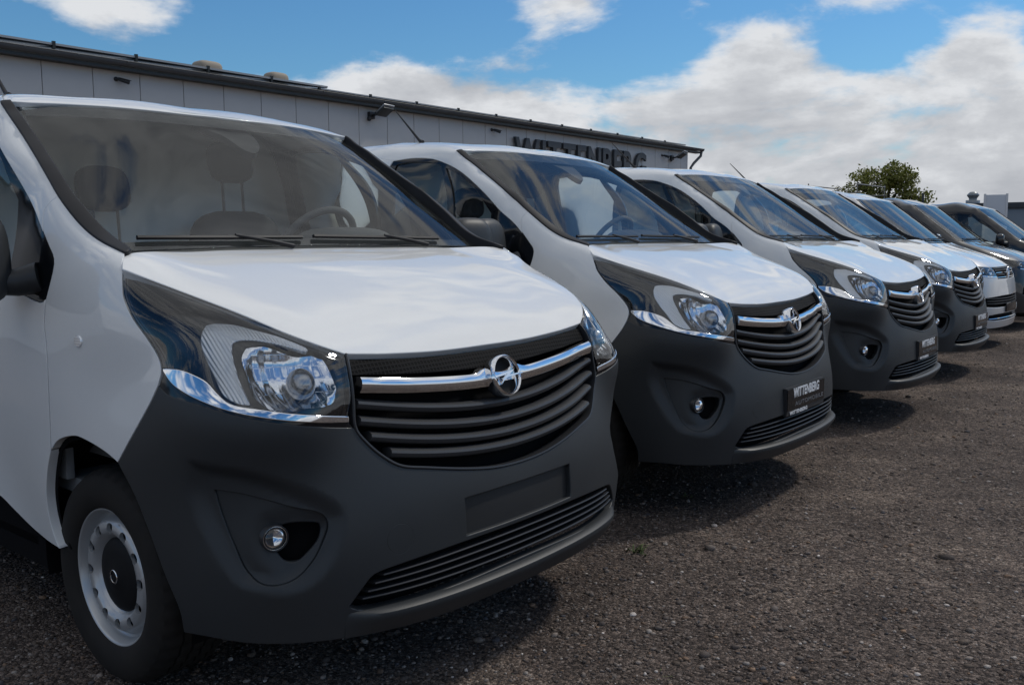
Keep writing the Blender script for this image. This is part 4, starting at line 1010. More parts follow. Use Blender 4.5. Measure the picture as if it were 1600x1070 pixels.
def make_estate(paint_mat, detail=True):
    S = Skin(TP, 3e-5); GS = Graph(WX2, .015, .3, .75); root = empty('passenger_van'); W = paint_mat
    Mi = lambda c: [tuple(q) for q in mir(c)]
    R = lambda c: c[::-1]
    hf = [(-.10, 0, .986), (-.105, -.3, .987), (-.125, -.48, .990), (-.19, -.66, .998), (-.30, -.775, 1.02), (-.40, -.81, 1.05)]
    hs = [(-.40, -.81, 1.05), (-.60, -.825, 1.145), (-.80, -.825, 1.22), (-.93, -.80, 1.265)]
    hr = [(-.93, -.80, 1.265), (-.90, -.6, 1.27), (-.875, -.3, 1.271), (-.865, 0, 1.271)]
    pil2 = [(-.93, -.80, 1.265), (-1.0, -.852, 1.31), (-1.14, -.829, 1.42), (-1.245, -.814, 1.50), (-1.35, -.798, 1.58), (-1.45, -.784, 1.66), (-1.55, -.769, 1.74), (-1.675, -.749, 1.845)]
    inn2 = [(-.935, -.785, 1.268), (-1.0, -.838, 1.315), (-1.14, -.816, 1.425), (-1.35, -.785, 1.585), (-1.55, -.755, 1.745), (-1.668, -.738, 1.842)]
    hood = loop(S, Mi(hf) + hf[1:], hs, hr + Mi(hr)[1:], Mi(hs))
    trim2 = loop(S, pil2, [pil2[-1], inn2[-1]], inn2[::-1], [inn2[0], pil2[0]])
    for mi in (False, True): obj('pillar_trim', panel(S, trim2, off=.003, grid=.05, gap=.001, depth=.035, roll=.004, mirror=mi), M['trim'], root)
    obj('hood', panel(S, hood, grid=.05, gap=.003, depth=.03, roll=.004), W, root)
    pil = [(-.93, -.80, 1.265), (-1.0, -.852, 1.31), (-1.14, -.829, 1.42), (-1.245, -.814, 1.50), (-1.35, -.798, 1.58), (-1.45, -.784, 1.66), (-1.55, -.769, 1.74), (-1.675, -.749, 1.845)]
    top = [(-1.675, -.749, 1.845), (-1.66, -.6, 1.848), (-1.64, -.3, 1.851), (-1.632, 0, 1.852)]
    inn = [(-.94, -.79, 1.272), (-1.0, -.825, 1.318), (-1.14, -.805, 1.425), (-1.35, -.775, 1.585), (-1.55, -.745, 1.745), (-1.655, -.73, 1.835)]
    tpi = [(-1.655, -.73, 1.835), (-1.645, -.6, 1.84), (-1.63, -.3, 1.845), (-1.62, 0, 1.846)]
    bi = [(-.94, -.79, 1.272), (-.92, -.6, 1.28), (-.89, -.3, 1.284), (-.88, 0, 1.285)]
    ws = loop(GS, bi + Mi(bi)[1:], R(Mi(inn)), R(Mi(tpi)) + R(tpi)[1:], R(inn))
    o = obj('windscreen', panel(GS, ws, grid=.08, gap=-.003, depth=.004, roll=.001), M['glass'], root)
    XS = -2.35
    sec = S.section(XS, -np.linspace(0, math.radians(114), 60)); iz = int(np.argmin(np.abs(sec[:, 2] - 1.80)))
    tp = [tuple(q) for q in sec[:iz + 1]]; side = [tuple(q) for q in sec[iz:]]
    wtop = [(-2.22, -.80, 1.77), (-2.0, -.785, 1.785), (-1.85, -.788, 1.77), (-1.7, -.808, 1.70), (-1.5, -.842, 1.575), (-1.3, -.875, 1.43), (-1.12, -.90, 1.30)]
    wbot = [(-1.12, -.90, 1.30), (-1.13, -.925, 1.215), (-1.6, -.928, 1.20), (-2.22, -.928, 1.20)]
    wre = [(-2.22, -.928, 1.20), (-2.235, -.86, 1.5), (-2.22, -.80, 1.77)]
    jn = [(-1.0, -.852, 1.31), (-1.12, -.90, 1.30)]
    half = [[tp[-1], wtop[0]], wtop, R(jn), pil[1:], top]
    obj('roof', panel(S, loop(S, Mi(tp) + tp[1:], *half, *[Mi(c) for c in half[::-1]]), grid=.08, gap=.002, depth=.02, roll=.004), W, root)
    lampi = [(-.062, -.44, .868), (-.09, -.445, .93), (-.118, -.45, .984)]
    lampb = [(-.062, -.44, .868), (-.10, -.60, .872), (-.17, -.735, .885), (-.30, -.86, .91), (-.40, -.89, .95)]
    lampo = [(-.40, -.89, .95), (-.42, -.87, 1.0), (-.40, -.81, 1.05)]
    lamp_t = [q for q in hf if q[1] < -.47]; lamp_t = [(-.118, -.45, .984)] + lamp_t
    wing = loop(S, pil[:2], jn, wbot[:2], [(-1.13, -.925, 1.215), (-1.15, -.945, 1.0), (-1.16, -.952, .8), (-1.25, -.945, .62)], [(-1.25, -.945, .62), (-1.05, -.95, .735), (-.88, -.95, .76), (-.71, -.95, .735), (-.60, -.95, .68)], [(-.60, -.95, .68), (-.50, -.945, .80), (-.42, -.90, .93), (-.40, -.89, .95)], lampo, hs)
    obj('front_wing', panel(S, wing, grid=.06, gap=.002, depth=.03), W, root); obj('front_wing', panel(S, wing, grid=.06, gap=.002, depth=.03, mirror=True), W, root)
    fr = loop(S, wbot, wre, wtop)
    gl = inset(fr if area2(fr) > 0 else fr[::-1], .03 / S.scale(fr))
    door = loop(S, [(-1.13, -.925, 1.215), (-1.15, -.945, 1.0), (-1.16, -.952, .8), (-1.25, -.945, .62)], [(-1.25, -.945, .62), (-1.33, -.94, .42), (-2.35, -.94, .40)], [q for q in side if q[2] > .40][::-1], [side[0], wtop[0]], R(wre), R(wbot[1:]))
    for mi in (False, True):
        e = empty('front_door', parent=root); s = 1 if mi else -1
        obj('door_skin', panel(S, door, grid=.08, gap=.002, depth=.03, mirror=mi), W, e)
        obj('window_frame', panel(S, fr, [gl], off=-.003, grid=.08, gap=.002, depth=.02, mirror=mi), M['gloss'], e)
        obj('window_glass', panel(S, gl, off=-.01, grid=.1, gap=-.006, depth=.002, mirror=mi), M['sideglass'], e)
        mm = empty('door_mirror', parent=root)
        obj('mirror_housing', super_blob('housing', .07, .12, .10, .6), W if detail else M['plastic'], mm, loc=(-1.22, s * 1.08, 1.30), rot=(0, 0, s * -.15))
        obj('mirror_arm', tube('arm', [(-1.15, s * .92, 1.235), (-1.2, s * 1.0, 1.235), (-1.21, s * 1.06, 1.25)], [.04, .03, .03], 10), M['plastic'], mm)
        h = empty('headlight', parent=root)
        LL = loop(S, lamp_t + hf[3:][0:0] if False else [(-.118, -.45, .984), (-.125, -.48, .988), (-.19, -.66, .997), (-.30, -.775, 1.02), (-.40, -.81, 1.05)], R(lampo), R(lampb), lampi)
        obj('lens', panel(S, LL, off=.001, grid=.04, gap=.003, depth=.006, mirror=mi), M['lens'], h)
        obj('lamp_housing', panel(S, LL, off=-.03, grid=.04, gap=.002, depth=.05, mirror=mi), M['gloss'], h)
        for (yy, zz, r_) in ((.56, .925, .040), (.68, .935, .040)):
            q = S.front(s * yy, zz); obj('reflector', lathe('bowl', [(.0005, -.03), (r_ * .6, -.022), (r_, .0), (r_ * 1.08, -.004)], 20, 'X'), M['chrome'], h, loc=(q[0] - .012, q[1], q[2]), rot=(0, 0, s * .35))
        CHl = loop(S, [(-.058, -.44, .875), (-.10, -.60, .880), (-.17, -.735, .893)], [(-.17, -.735, .893), (-.165, -.735, .884)], [(-.165, -.735, .884), (-.10, -.60, .869), (-.06, -.44, .866)], [(-.06, -.44, .866), (-.058, -.44, .875)], h=.01)
        obj('chrome_strip', panel(S, CHl, off=.003, gap=0, grid=.03, depth=.006, mirror=mi), M['chrome'], h)
    # grille
    g = empty('front_grille', parent=root)
    gb = [(-.028, 0, .842), (-.035, -.25, .842), (-.05, -.42, .845)]; GL = loop(S, [(-.05, -.42, .845), (-.035, -.25, .842), (-.028, 0, .842), (-.035, .25, .842), (-.05, .42, .845)], [(-.05, .42, .845), (-.115, .445, .984)], Mi(hf)[-3:] + hf[1:3] if False else [(-.115, .445, .984), (-.10, .25, .986), (-.095, 0, .985), (-.10, -.25, .986), (-.115, -.445, .984)], [(-.115, -.445, .984), (-.05, -.42, .845)])
    obj('grille_back', panel(S, GL, off=-.05, grid=.08, gap=-.005, depth=.002), M['void'], g)
    for zc, mt, hgt in ((.862, 'chrome', .006), (.892, 'plastic_s', .009), (.918, 'chrome', .006), (.945, 'plastic_s', .009), (.968, 'plastic_s', .008)):
        path = np.array([S.front(y, zc) for y in np.linspace(-.425, .425, 25)])
        obj('slat', strip(path, [(.001, hgt), (.004, 0), (.001, -hgt), (-.04, -hgt), (-.04, hgt)], normals=np.tile([1., 0, 0], (25, 1))), M[mt], g)
    p = S.front(0, .915); ring = [(p[0] + .022, .062 * math.cos(a), .915 + .062 * math.sin(a)) for a in np.linspace(0, 2 * math.pi, 33)]
    e = empty('emblem', parent=g)
    obj('emblem_ring', tube('ring', ring, .007, 8, cap=False), M['chrome'], e)
    for pts in ([(-.028, .052), (0, .006), (.028, .052)], [(-.050, .022), (-.026, -.045), (0, .0), (.026, -.045), (.050, .022)]):
        obj('emblem_stroke', tube('v', [(p[0] + .022, a, .915 + b) for a, b in pts], .006, 6), M['chrome'], e)
    # painted bumper with a wide lower opening
    LO = loop(S, [(-.11, -.78, .52), (-.02, -.55, .505), (.018, -.25, .50), (.024, 0, .50), (.018, .25, .50), (-.02, .55, .505), (-.11, .78, .52)], [(-.11, .78, .52), (-.10, .76, .63)], [(-.10, .76, .63), (-.03, .55, .64), (.004, .25, .645), (.012, 0, .645), (.004, -.25, .645), (-.03, -.55, .64), (-.10, -.76, .63)], [(-.10, -.76, .63), (-.11, -.78, .52)])
    L2 = loop(S, [(-.10, -.72, .36), (-.02, -.5, .345), (.012, -.2, .34), (.018, 0, .34), (.012, .2, .34), (-.02, .5, .345), (-.10, .72, .36)], [(-.10, .72, .36), (-.075, .70, .425)], [(-.075, .70, .425), (-.01, .5, .43), (.018, .2, .43), (.024, 0, .43), (.018, -.2, .43), (-.01, -.5, .43), (-.075, -.70, .425)], [(-.075, -.70, .425), (-.10, -.72, .36)])
    gbl = [(-.05, -.42, .845), (-.056, -.435, .858), (-.062, -.44, .868)]
    halfb = [[(-.028, 0, .842), (-.035, -.25, .842), (-.05, -.42, .845)], gbl, lampb, [(-.40, -.89, .95), (-.42, -.90, .93), (-.50, -.945, .80), (-.60, -.95, .68)], [(-.60, -.95, .68), (-.52, -.945, .55), (-.47, -.935, .42), (-.45, -.925, .27)], [(-.45, -.925, .27), (-.28, -.87, .265), (-.12, -.74, .262), (-.04, -.55, .26), (-.005, -.25, .255), (.005, 0, .255)]]
    b = obj('bumper', panel(S, loop(S, *halfb, *[Mi(c) for c in halfb[::-1]]), [LO, L2], grid=.05, gap=.002, depth=.03, roll=.006), W, root)
    for LL in (LO, L2): obj('opening_back', panel(S, LL, off=-.05, grid=.1, gap=-.01, depth=.002), M['void'], b)
    for zc in (.545, .575, .605):
        path = np.array([S.front(y, zc + .012 * (y / .7) ** 2) for y in np.linspace(-.73, .73, 31)])
        obj('slat', strip(path, [(-.006, .006), (-.004, 0), (-.006, -.006), (-.04, -.006), (-.04, .006)], normals=np.tile([1., 0, 0], (31, 1))), M['plastic_s'], b)
    path = np.array([S.front(y, .372) for y in np.linspace(-.70, .70, 31)])
    obj('chrome_strip', strip(path, [(-.002, .005), (.002, 0), (-.002, -.005), (-.03, -.005), (-.03, .005)], normals=np.tile([1., 0, 0], (31, 1))), M['chrome'], b)
    obj('licence_plate', box('plate', .022, .034, -.26, .26, .44, .55, .004), M['gloss'], root)
    # body behind
    secf = S.section(XS, np.linspace(-math.radians(116), math.radians(116), 121)); Fm = Flat(secf); L = Fm.L; Lt = L[-1]; hi_ = len(secf) // 2
    low = float(np.interp(.42, secf[:hi_ + 1, 2], L[:hi_ + 1])); XE = -4.85; n = 60
    cg = np.array([(XE, low), (XS, low)] + [(XS, low + (Lt - 2 * low) * k / n) for k in range(1, n)] + [(XS, Lt - low), (XE, Lt - low)] + [(XE, Lt - low - (Lt - 2 * low) * k / n) for k in range(1, n)])
    obj('rear_body', panel(Fm, cg, grid=.2, gap=.0015, depth=.02, roll=.01), W, root)
    cap = Fm.X(np.array([(XE, low + (Lt - 2 * low) * k / 50) for k in range(51)])) + [-.004, 0, 0]
    obj('tailgate', mesh('rear', [np.array([XE - .012, 0, 1.1])] + list(cap), [(0, i + 1, i) for i in range(1, 51)] + [(0, 1, 51)], smooth=False), W, root)
    obj('underbody', box('under', -4.8, -.45, -.80, .80, .22, .45), M['void'], root)
    for s in (-1, 1): obj('sill', box('sill', -4.8, -1.35, s * .92 - .03, s * .92 + .01, .27, .43, .008), M['plastic'], root)
    for xc, s in ((-.88, -1), (-.88, 1), (-3.9, -1), (-3.9, 1)):
        w = wheel_parts(root, s); w.location = (xc, s * .90, .335); w.rotation_euler = (0, xc * 2 + s, math.pi if s > 0 else 0)
    it = empty('cab_interior', parent=root)
    obj('dashboard', box('dash', -1.45, -.96, -.80, .80, .7, 1.275, .05), M['dash'], it)
    for y in (-.38, .38):
        obj('seat_back', super_blob('back', .085, .25, .36, .5), M['seat'], it, loc=(-2.05, y, 1.2), rot=(0, -.2, 0))
        obj('headrest', super_blob('head', .05, .12, .10, .6), M['seat'], it, loc=(-2.13, y, 1.64), rot=(0, -.2, 0))
    obj('rear_wall', box('bulk', -3.2, -3.18, -.85, .85, .4, 1.85), M['inner'], it)
    obj('cab_floor', box('floor', -3.2, -1.0, -.85, .85, .45, .6), M['dash'], it)
    for a, b_ in (((-.96, -.70, 1.31), (-.93, .0, 1.32)), ((-.935, .02, 1.32), (-.96, .62, 1.31))):
        pq = S.at([tuple(np.array(a) * (1 - k) + np.array(b_) * k) for k in np.linspace(0, 1, 8)]); obj('wiper', tube('wiper', S.X(pq) + S.N(pq) * .014, .009, 6), M['trim'], root)
    return root

# ------------------------------------------------------------------ the row
POSES = [(0, 0, 0), (-.0484, 2.4508, .0140), (-.1460, 5.0900, .0202), (-.3489, 7.7321, .0163)]
LBL = ['nearest white delivery van with black front and no licence plate', 'second white delivery van in the row, between the nearest and third vans',
       'third white delivery van in the row, overlapped by the second van', 'white black-bumpered delivery van standing next to the silver van']
GRP = 'white delivery vans parked in a row'
vans = [van] + [copy_tree(van) for _ in range(3)]
for r, (x, y, a), lb in zip(vans, POSES, LBL):
    r.location = (x, y, 0); r.rotation_euler = (0, 0, a); tag(r, lb, 'van', GRP)
pl0 = make_plate(vans[1], SV)
for r in vans[2:]: copy_tree(pl0, r)
est = make_estate(M['silver'])
est.location = (-.62, 10.55, 0); est.rotation_euler = (0, 0, -.01)
tag(est, 'silver passenger van with painted bumper beside the fourth white van', 'van', 'passenger vans at the far end of the row')
def recolour(o, mt):
    if o.type == 'MESH' and o.data.materials and o.data.materials[0] == M['silver']:
        o.material_slots[0].link = 'OBJECT'; o.material_slots[0].material = mt
    for c in o.children: recolour(c, mt)
e2 = copy_tree(est); recolour(e2, M['darkgrey']); e2.location = (-.75, 13.45, 0); e2.rotation_euler = (0, 0, 0)
tag(e2, 'dark grey van between the silver van and the black van', 'van', 'passenger vans at the far end of the row')
e3 = copy_tree(est); recolour(e3, M['blackpaint']); e3.location = (-.45, 16.2, 0); e3.rotation_euler = (0, 0, 0)
tag(e3, 'black van at the far right end of the row', 'van', 'passenger vans at the far end of the row')

# ------------------------------------------------------------------ gravel yard
def ground_mat():
    mt, t, b = mat_new('gravel_ground'); b.inputs['Roughness'].default_value = .95; b.inputs['Specular IOR Level'].default_value = .15
    tc = t.new('ShaderNodeTexCoord'); o = tc.outputs['Object']
    big = t.noise(o, .55, 6, .6); mid = t.noise(o, 3.1, 5, .6)
    vo = t.new('ShaderNodeTexVoronoi', feature='F1'); vo.inputs['Scale'].default_value = 85; t.link(o, vo.inputs['Vector'])
    vs = t.new('ShaderNodeTexVoronoi', feature='F1'); vs.inputs['Scale'].default_value = 210; t.link(o, vs.inputs['Vector'])
    base = t.ramp(t.math('ADD', t.math('MULTIPLY', big, .6), t.math('MULTIPLY', mid, .4)), [(.34, (.062, .054, .052)), (.5, (.110, .095, .088)), (.64, (.19, .164, .145))])
    sep = t.new('ShaderNodeSeparateColor'); t.link(vo.outputs['Color'], sep.inputs[0])
    st = t.ramp(sep.outputs[0], [(0, (.35, .33, .33)), (.45, (.8, .76, .74)), (.8, (1.25, 1.15, 1.08)), (.985, (1.9, 1.85, 1.8))])
    sep2 = t.new('ShaderNodeSeparateColor'); t.link(vs.outputs['Color'], sep2.inputs[0])
    st2 = t.ramp(sep2.outputs[1], [(0, (.5, .5, .5)), (.6, (1, .98, .95)), (1, (1.7, 1.6, 1.5))])
    c = t.mix(1.0, t.mix(1.0, base, st, 'MULTIPLY'), st2, 'MULTIPLY')
    t.link(c, b.inputs['Base Color'])
    h = t.math('ADD', t.math('MULTIPLY', t.math('SUBTRACT', 1.0, vo.outputs['Distance']), .6), t.math('ADD', t.math('MULTIPLY', t.math('SUBTRACT', 1.0, vs.outputs['Distance']), .25), t.math('MULTIPLY', mid, 1.2)))
    bp = t.new('ShaderNodeBump'); bp.inputs['Strength'].default_value = 1.0; bp.inputs['Distance'].default_value = .012; t.link(h, bp.inputs['Height']); t.link(bp.outputs[0], b.inputs['Normal'])
    return mt
gx = np.concatenate([np.linspace(-900, -12, 12), np.linspace(-10, 8, 37), np.linspace(10, 900, 12)]); gy = np.concatenate([np.linspace(-900, -6, 12), np.linspace(-5, 22, 55), np.linspace(24, 900, 14)])
V = []
for y in gy:
    for x in gx:
        k = 1.0 if (-10 <= x <= 8 and -5 <= y <= 22) else 0
        V.append((x, y, k * .010 * (math.sin(x * 1.7 + .4) * math.sin(y * 1.1 + 1.0) - .6)))
nx = len(gx); Fq = [(j * nx + i, j * nx + i + 1, (j + 1) * nx + i + 1, (j + 1) * nx + i) for j in range(len(gy) - 1) for i in range(nx - 1)]
ground = obj('ground', mesh('ground', V, Fq), ground_mat()); tag(ground, 'brown grey gravel yard in front of the vans', 'ground', kind='structure')
def pebbles(n):
    """loose stones: small flattened lumps, denser near the camera because the view is"""
    ico = bmesh.new(); bmesh.ops.create_icosphere(ico, subdivisions=1, radius=1.0)
    ico.verts.ensure_lookup_table(); bv = np.array([v.co[:] for v in ico.verts]); bf = np.array([[v.index for v in f.verts] for f in ico.faces]); ico.free()
    r = np.exp(RNG.uniform(math.log(1.5), math.log(16), n)); a = RNG.uniform(-.72, .72, n); fwd = np.array([D_.x, D_.y]); fwd /= np.linalg.norm(fwd); rt = np.array([fwd[1], -fwd[0]])
    px = CAM[0] + r * (np.cos(a) * fwd[0] + np.sin(a) * rt[0]); py = CAM[1] + r * (np.cos(a) * fwd[1] + np.sin(a) * rt[1])
    s = .0031 * np.exp(RNG.normal(0, .48, n)) * (1 + .07 * r); s = np.minimum(s, .015); big = RNG.random(n) < .010; s[big] *= 2.3
    sc3 = np.stack([s * RNG.uniform(.8, 1.5, n), s * RNG.uniform(.7, 1.2, n), s * RNG.uniform(.4, .8, n)], -1)
    th = RNG.uniform(0, 6.28, n); V = bv[None] * sc3[:, None] * (1 + RNG.normal(0, .16, (n, len(bv), 1)))
    c, s_ = np.cos(th)[:, None], np.sin(th)[:, None]
    X = V[:, :, 0] * c - V[:, :, 1] * s_ + px[:, None]; Y = V[:, :, 0] * s_ + V[:, :, 1] * c + py[:, None]
    gz = .010 * (np.sin(px * 1.7 + .4) * np.sin(py * 1.1 + 1.0) - .6)
    Zz = V[:, :, 2] + (gz + sc3[:, 2] * .25)[:, None]
    co = np.stack([X, Y, Zz], -1).reshape(-1, 3); fc = (bf[None] + (np.arange(n) * len(bv))[:, None, None]).reshape(-1, 3)
    me = bpy.data.meshes.new('pebbles'); me.vertices.add(len(co)); me.vertices.foreach_set('co', co.ravel()); me.loops.add(fc.size); me.loops.foreach_set('vertex_index', fc.ravel())
    me.polygons.add(len(fc)); me.polygons.foreach_set('loop_start', np.arange(0, fc.size, 3)); me.update(calc_edges=True); me.validate()
    pal = np.array([(.06, .052, .048), (.10, .088, .08), (.15, .132, .118), (.075, .062, .052), (.21, .195, .18), (.12, .085, .062), (.05, .05, .055), (.17, .12, .085), (.34, .32, .30)])
    pr = np.array([.26, .24, .15, .15, .05, .05, .07, .014, .016]); ci = RNG.choice(len(pal), n, p=pr); col = pal[ci] * [1.50, 1.42, 1.38] * RNG.uniform(.75, 1.25, (n, 1))
    at = me.color_attributes.new('tint', 'FLOAT_COLOR', 'POINT'); at.data.foreach_set('color', np.repeat(np.hstack([col, np.ones((n, 1))]), len(bv), axis=0).ravel())
    mt, t, b = mat_new('loose_stones'); b.inputs['Roughness'].default_value = .9; b.inputs['Specular IOR Level'].default_value = .2
    va = t.new('ShaderNodeVertexColor', layer_name='tint'); tc = t.new('ShaderNodeTexCoord')
    t.link(t.mix(1.0, va.outputs[0], t.ramp(t.noise(tc.outputs['Object'], 160, 3, .6), [(.3, (.7, .7, .7)), (.7, (1.2, 1.2, 1.2))]), 'MULTIPLY'), b.inputs['Base Color'])
    return me, mt
pm, pmt = pebbles(70000)
tag(obj('gravel', pm, pmt), 'loose small stones scattered over the gravel yard', 'gravel', kind='stuff')

def weed(px, py, n, hgt, lb):
    """small tuft of green blades growing between the stones"""
    q = D_ + R_ * ((px - 800) / F_PX) - U_ * ((py - 535) / F_PX); t_ = -CAM[2] / q.z; V = []; Fc = []
    for i in range(n):
        a = RNG.uniform(0, 6.28); l = hgt * RNG.uniform(.5, 1.2); w = hgt * .10; b0 = np.array([RNG.normal(0, .02), RNG.normal(0, .02), -.008]); d_ = np.array([math.cos(a), math.sin(a), 0]); s_ = np.array([-d_[1], d_[0], 0]) * w
        k = len(V); V += [b0 - s_, b0 + s_, b0 + d_ * l * .5 + [0, 0, l * .55] + s_ * .8, b0 + d_ * l * .5 + [0, 0, l * .55] - s_ * .8, b0 + d_ * l + [0, 0, l * .6]]; Fc += [(k, k + 1, k + 2, k + 3), (k + 3, k + 2, k + 4)]
    o = obj('weed', mesh('weed', V, Fc, smooth=False), simple_('weed_green', (.075, .095, .03), .7), loc=(CAM[0] + q.x * t_, CAM[1] + q.y * t_, 0)); tag(o, lb, 'weed')
weed(995, 861, 16, .05, 'small green weed in the gravel just right of the nearest bumper'); weed(1078, 775, 10, .035, 'tiny weed at the edge of the second van\'s shadow'); weed(1030, 1052, 8, .025, 'tiny weed near the bottom edge of the yard')
# ------------------------------------------------------------------ long workshop hall behind the vans
WX = -16.5; Y0, Y1 = -13.9, 31.5; EZ = 4.78
hall = empty('workshop_hall', (WX, 9, 0))
def hob(name, me, mt, parent=hall): 
    o = obj(name, me, mt, parent); o.location = (-WX, -9, 0) if parent is hall else (0, 0, 0); return o
wallm = simple('grey_wall_panel', (.56, .54, .52), .55, spec=.35, var=.07, bump=(6, .05, .01)); darkm = simple('dark_roof_metal', (.032, .036, .036), .45, spec=.4, var=.15)
gutm = simple('grey_zinc_gutter', (.105, .108, .112), .5, metal=.3, var=.25); alu = simple('pale_aluminium', (.42, .43, .44), .4, metal=.5); solar = simple('dark_glass_module', (.012, .016, .022), .12)
jy = 6.04
pw = .995; yy = jy - 20 * pw
pme = {}
while yy < Y1 - .05:
    ye = min(yy + pw, Y1); w = round(ye - yy, 3)
    if w not in pme:
        bm = bmesh.new(); box_bm(bm, -.06, 0, .006, w - .006, 0.02, EZ); bmesh.ops.bevel(bm, geom=[e for e in bm.edges if abs(e.verts[0].co.z - e.verts[1].co.z) > 1], offset=.006, segments=2, affect='EDGES')
        pme[w] = bm_mesh('wall_panel', bm, True, 35)
    o = obj('wall_panel', pme[w], wallm, hall); o.location = (0, yy - 9, 0)
    yy = ye
hob('wall_core', box('core', WX - 12, WX - .055, Y0, Y1 - .01, 0, EZ - .05), darkm)
hob('soffit', box('soffit', WX - .05, WX + .22, Y0, Y1 + .75, EZ - .015, EZ + .05), darkm)
gp = [(.0, .0)] 
prof = [(.085 * math.cos(a), .085 * math.sin(a)) for a in np.linspace(math.pi, 2 * math.pi, 13)]; prof += [(.10, .012), (.093, .02)] + [(.075 * math.cos(a), .075 * math.sin(a)) for a in np.linspace(2 * math.pi, math.pi, 13)]
hob('gutter', strip([(WX + .24, Y0, EZ + .14), (WX + .24, Y1 + .8, EZ + .14)], [(a, b) for a, b in prof], normals=np.array([[1., 0, 0], [1., 0, 0]])), gutm)
for k in range(46):
    hob('gutter_bracket', box('bracket', WX + .14, WX + .345, Y0 + .5 + k * 1.0, Y0 + .53 + k * 1.0, EZ + .128, EZ + .152), gutm)
# roof sheet rising gently away from the eave
bm = bmesh.new(); sl = math.tan(math.radians(7)); n = 60
ra = [(WX + .20, EZ + .17), (WX - 12, EZ + .17 + 12.2 * sl)]
vs = []
for (x, z) in ra:
    vs.append([bm.verts.new((x, y, z + dz)) for y in (Y0, Y1 + .75) for dz in (0, -.10)])
a, b = vs
for q in ((a[0], a[2], b[2], b[0]), (a[1], b[1], b[3], a[3]), (a[0], a[1], a[3], a[2]), (b[0], b[2], b[3], b[1]), (a[0], b[0], b[1], a[1]), (a[2], a[3], b[3], b[2])): bm.faces.new(q)
bmesh.ops.recalc_face_normals(bm, faces=bm.faces[:]); hob('roof_sheet', bm_mesh('roof', bm), darkm)
# solar modules near the eave, each with a pale frame and end clamps
def module(y0, y1, x0, lift, th):
    z0 = EZ + .17 + lift; m_ = obj('solar_module', box('module', -1.0, 0, .012, y1 - y0 - .012, 0, th, .004), solar, hall)
    m_.location = (x0 - WX, y0 - 9, z0 + (WX + .20 - x0) * sl); m_.rotation_euler = (0, math.radians(7), 0)
    fr = obj('module_frame', box('frame', -.01, .012, .004, y1 - y0 - .004, th * .35, th + .012), alu, m_)
    cl = obj('module_clamp', box('clamp', -.03, .035, -.025, .025, -.06, th + .045), darkm, m_)
    return m_
y = Y0 + .2
while y < 12.2: module(y, y + 1.66, WX + .16, .085, .045); y += 1.66
module(12.6, 14.2, WX + .16, .03, .03)
y = 14.3
while y < 30.5: module(y, y + 1.66, WX + .12, .035, .035); y += 1.68
for (yv, s) in ((9.95, 1.0), (12.0, .9)):
    o = obj('roof_vent', super_blob('vent', .26 * s, .34 * s, .24, .5), simple_('tan_vent', (.32, .27, .21), .7), hall); o.location = (-2.2, yv + 1.1 - 9, EZ + .70)
dp = tube('downpipe', [(WX + .24, Y1 + .70, EZ + .06), (WX + .22, Y1 + .68, EZ - .12), (WX + .12, Y1 + .30, EZ - .42), (WX + .07, Y1 + .12, EZ - .62), (WX + .07, Y1 + .12, .1)], .055, 12)
hob('downpipe', dp, gutm)
tag(hall, 'long grey panel-clad workshop hall with dark eaves behind the vans', 'building')
# lettering on the wall
sign = empty('wall_lettering', (WX + .04, 20.24, 3.54)); tag(sign, 'dark WITTENBERG lettering mounted high on the grey hall wall', 'sign')
letm = simple('dark_letters', (.035, .039, .046), .5)
x = 0.0; wd = {}; meshes = []
for ch in 'WITTENBERG':
    me = text_mesh('letter', ch, 1.33, .05, .035); xs = [v.co.x for v in me.vertices]; meshes.append((me, min(xs), max(xs) - min(xs)))
tot = sum(w for _, _, w in meshes); gapw = .13; k = (7.8 - 9 * gapw) / tot
for me, x0, w in meshes:
    for v in me.vertices: v.co.x = (v.co.x - x0) * k
    o = obj('letter', me, letm, sign); o.location = (.06, x, 0); o.rotation_euler = (math.pi / 2, 0, math.pi / 2); x += w * k + gapw
# things on the wall
def bullet_camera(y, z, label):
    e = empty('security_camera', (WX, y, z)); e.scale = (.62,) * 3; tag(e, label, 'camera', 'cameras on the hall wall')
    mt = M['plastic_s']
    obj('mount_plate', lathe('plate', [(.0005, .05), (.06, .05), (.075, .03), (.075, 0)][::-1], 20, 'X'), mt, e)
    obj('camera_arm', tube('arm', [(.04, 0, 0), (.14, .06, -.03)], .025, 10), mt, e)
    obj('camera_body', tube('body', [(.10, .02, .0), (.22, .14, -.06), (.34, .28, -.12)], [.055, .062, .062], 14), mt, e)
    obj('sun_shield', box('shield', -.16, .20, -.07, .07, .055, .066, .004), mt, e, loc=(.24, .17, -.065), rot=(0, .25, .85))
    return e
def flood(y, z, label):
    e = empty('flood_light', (WX, y, z)); tag(e, label, 'lamp')
    obj('wall_bracket', box('br', 0, .10, -.09, .09, -.09, .09, .01), M['plastic_s'], e)
    obj('lamp_arm', tube('arm', [(.08, 0, 0), (.30, .04, .02)], .03, 10), M['plastic_s'], e)
    obj('lamp_body', box('body', -.05, .05, -.22, .22, -.16, .16, .015), darkm, e, loc=(.42, .12, .09), rot=(0, .95, .2))
    obj('lamp_glass', box('glassp', -.01, .012, -.19, .19, -.13, .13, .004), simple_('lamp_glass', (.35, .36, .36), .15), e, loc=(.385, .115, .058), rot=(0, .95, .2))
    obj('lamp_frame', box('hood', -.012, .012, -.225, .225, -.165, .165, .006), alu, e, loc=(.455, .125, .14), rot=(0, .95, .2))
    obj('motion_sensor', super_blob('sensor', .05, .05, .06, .8), M['plastic_s'], e, loc=(.10, -.12, -.10))
    return e
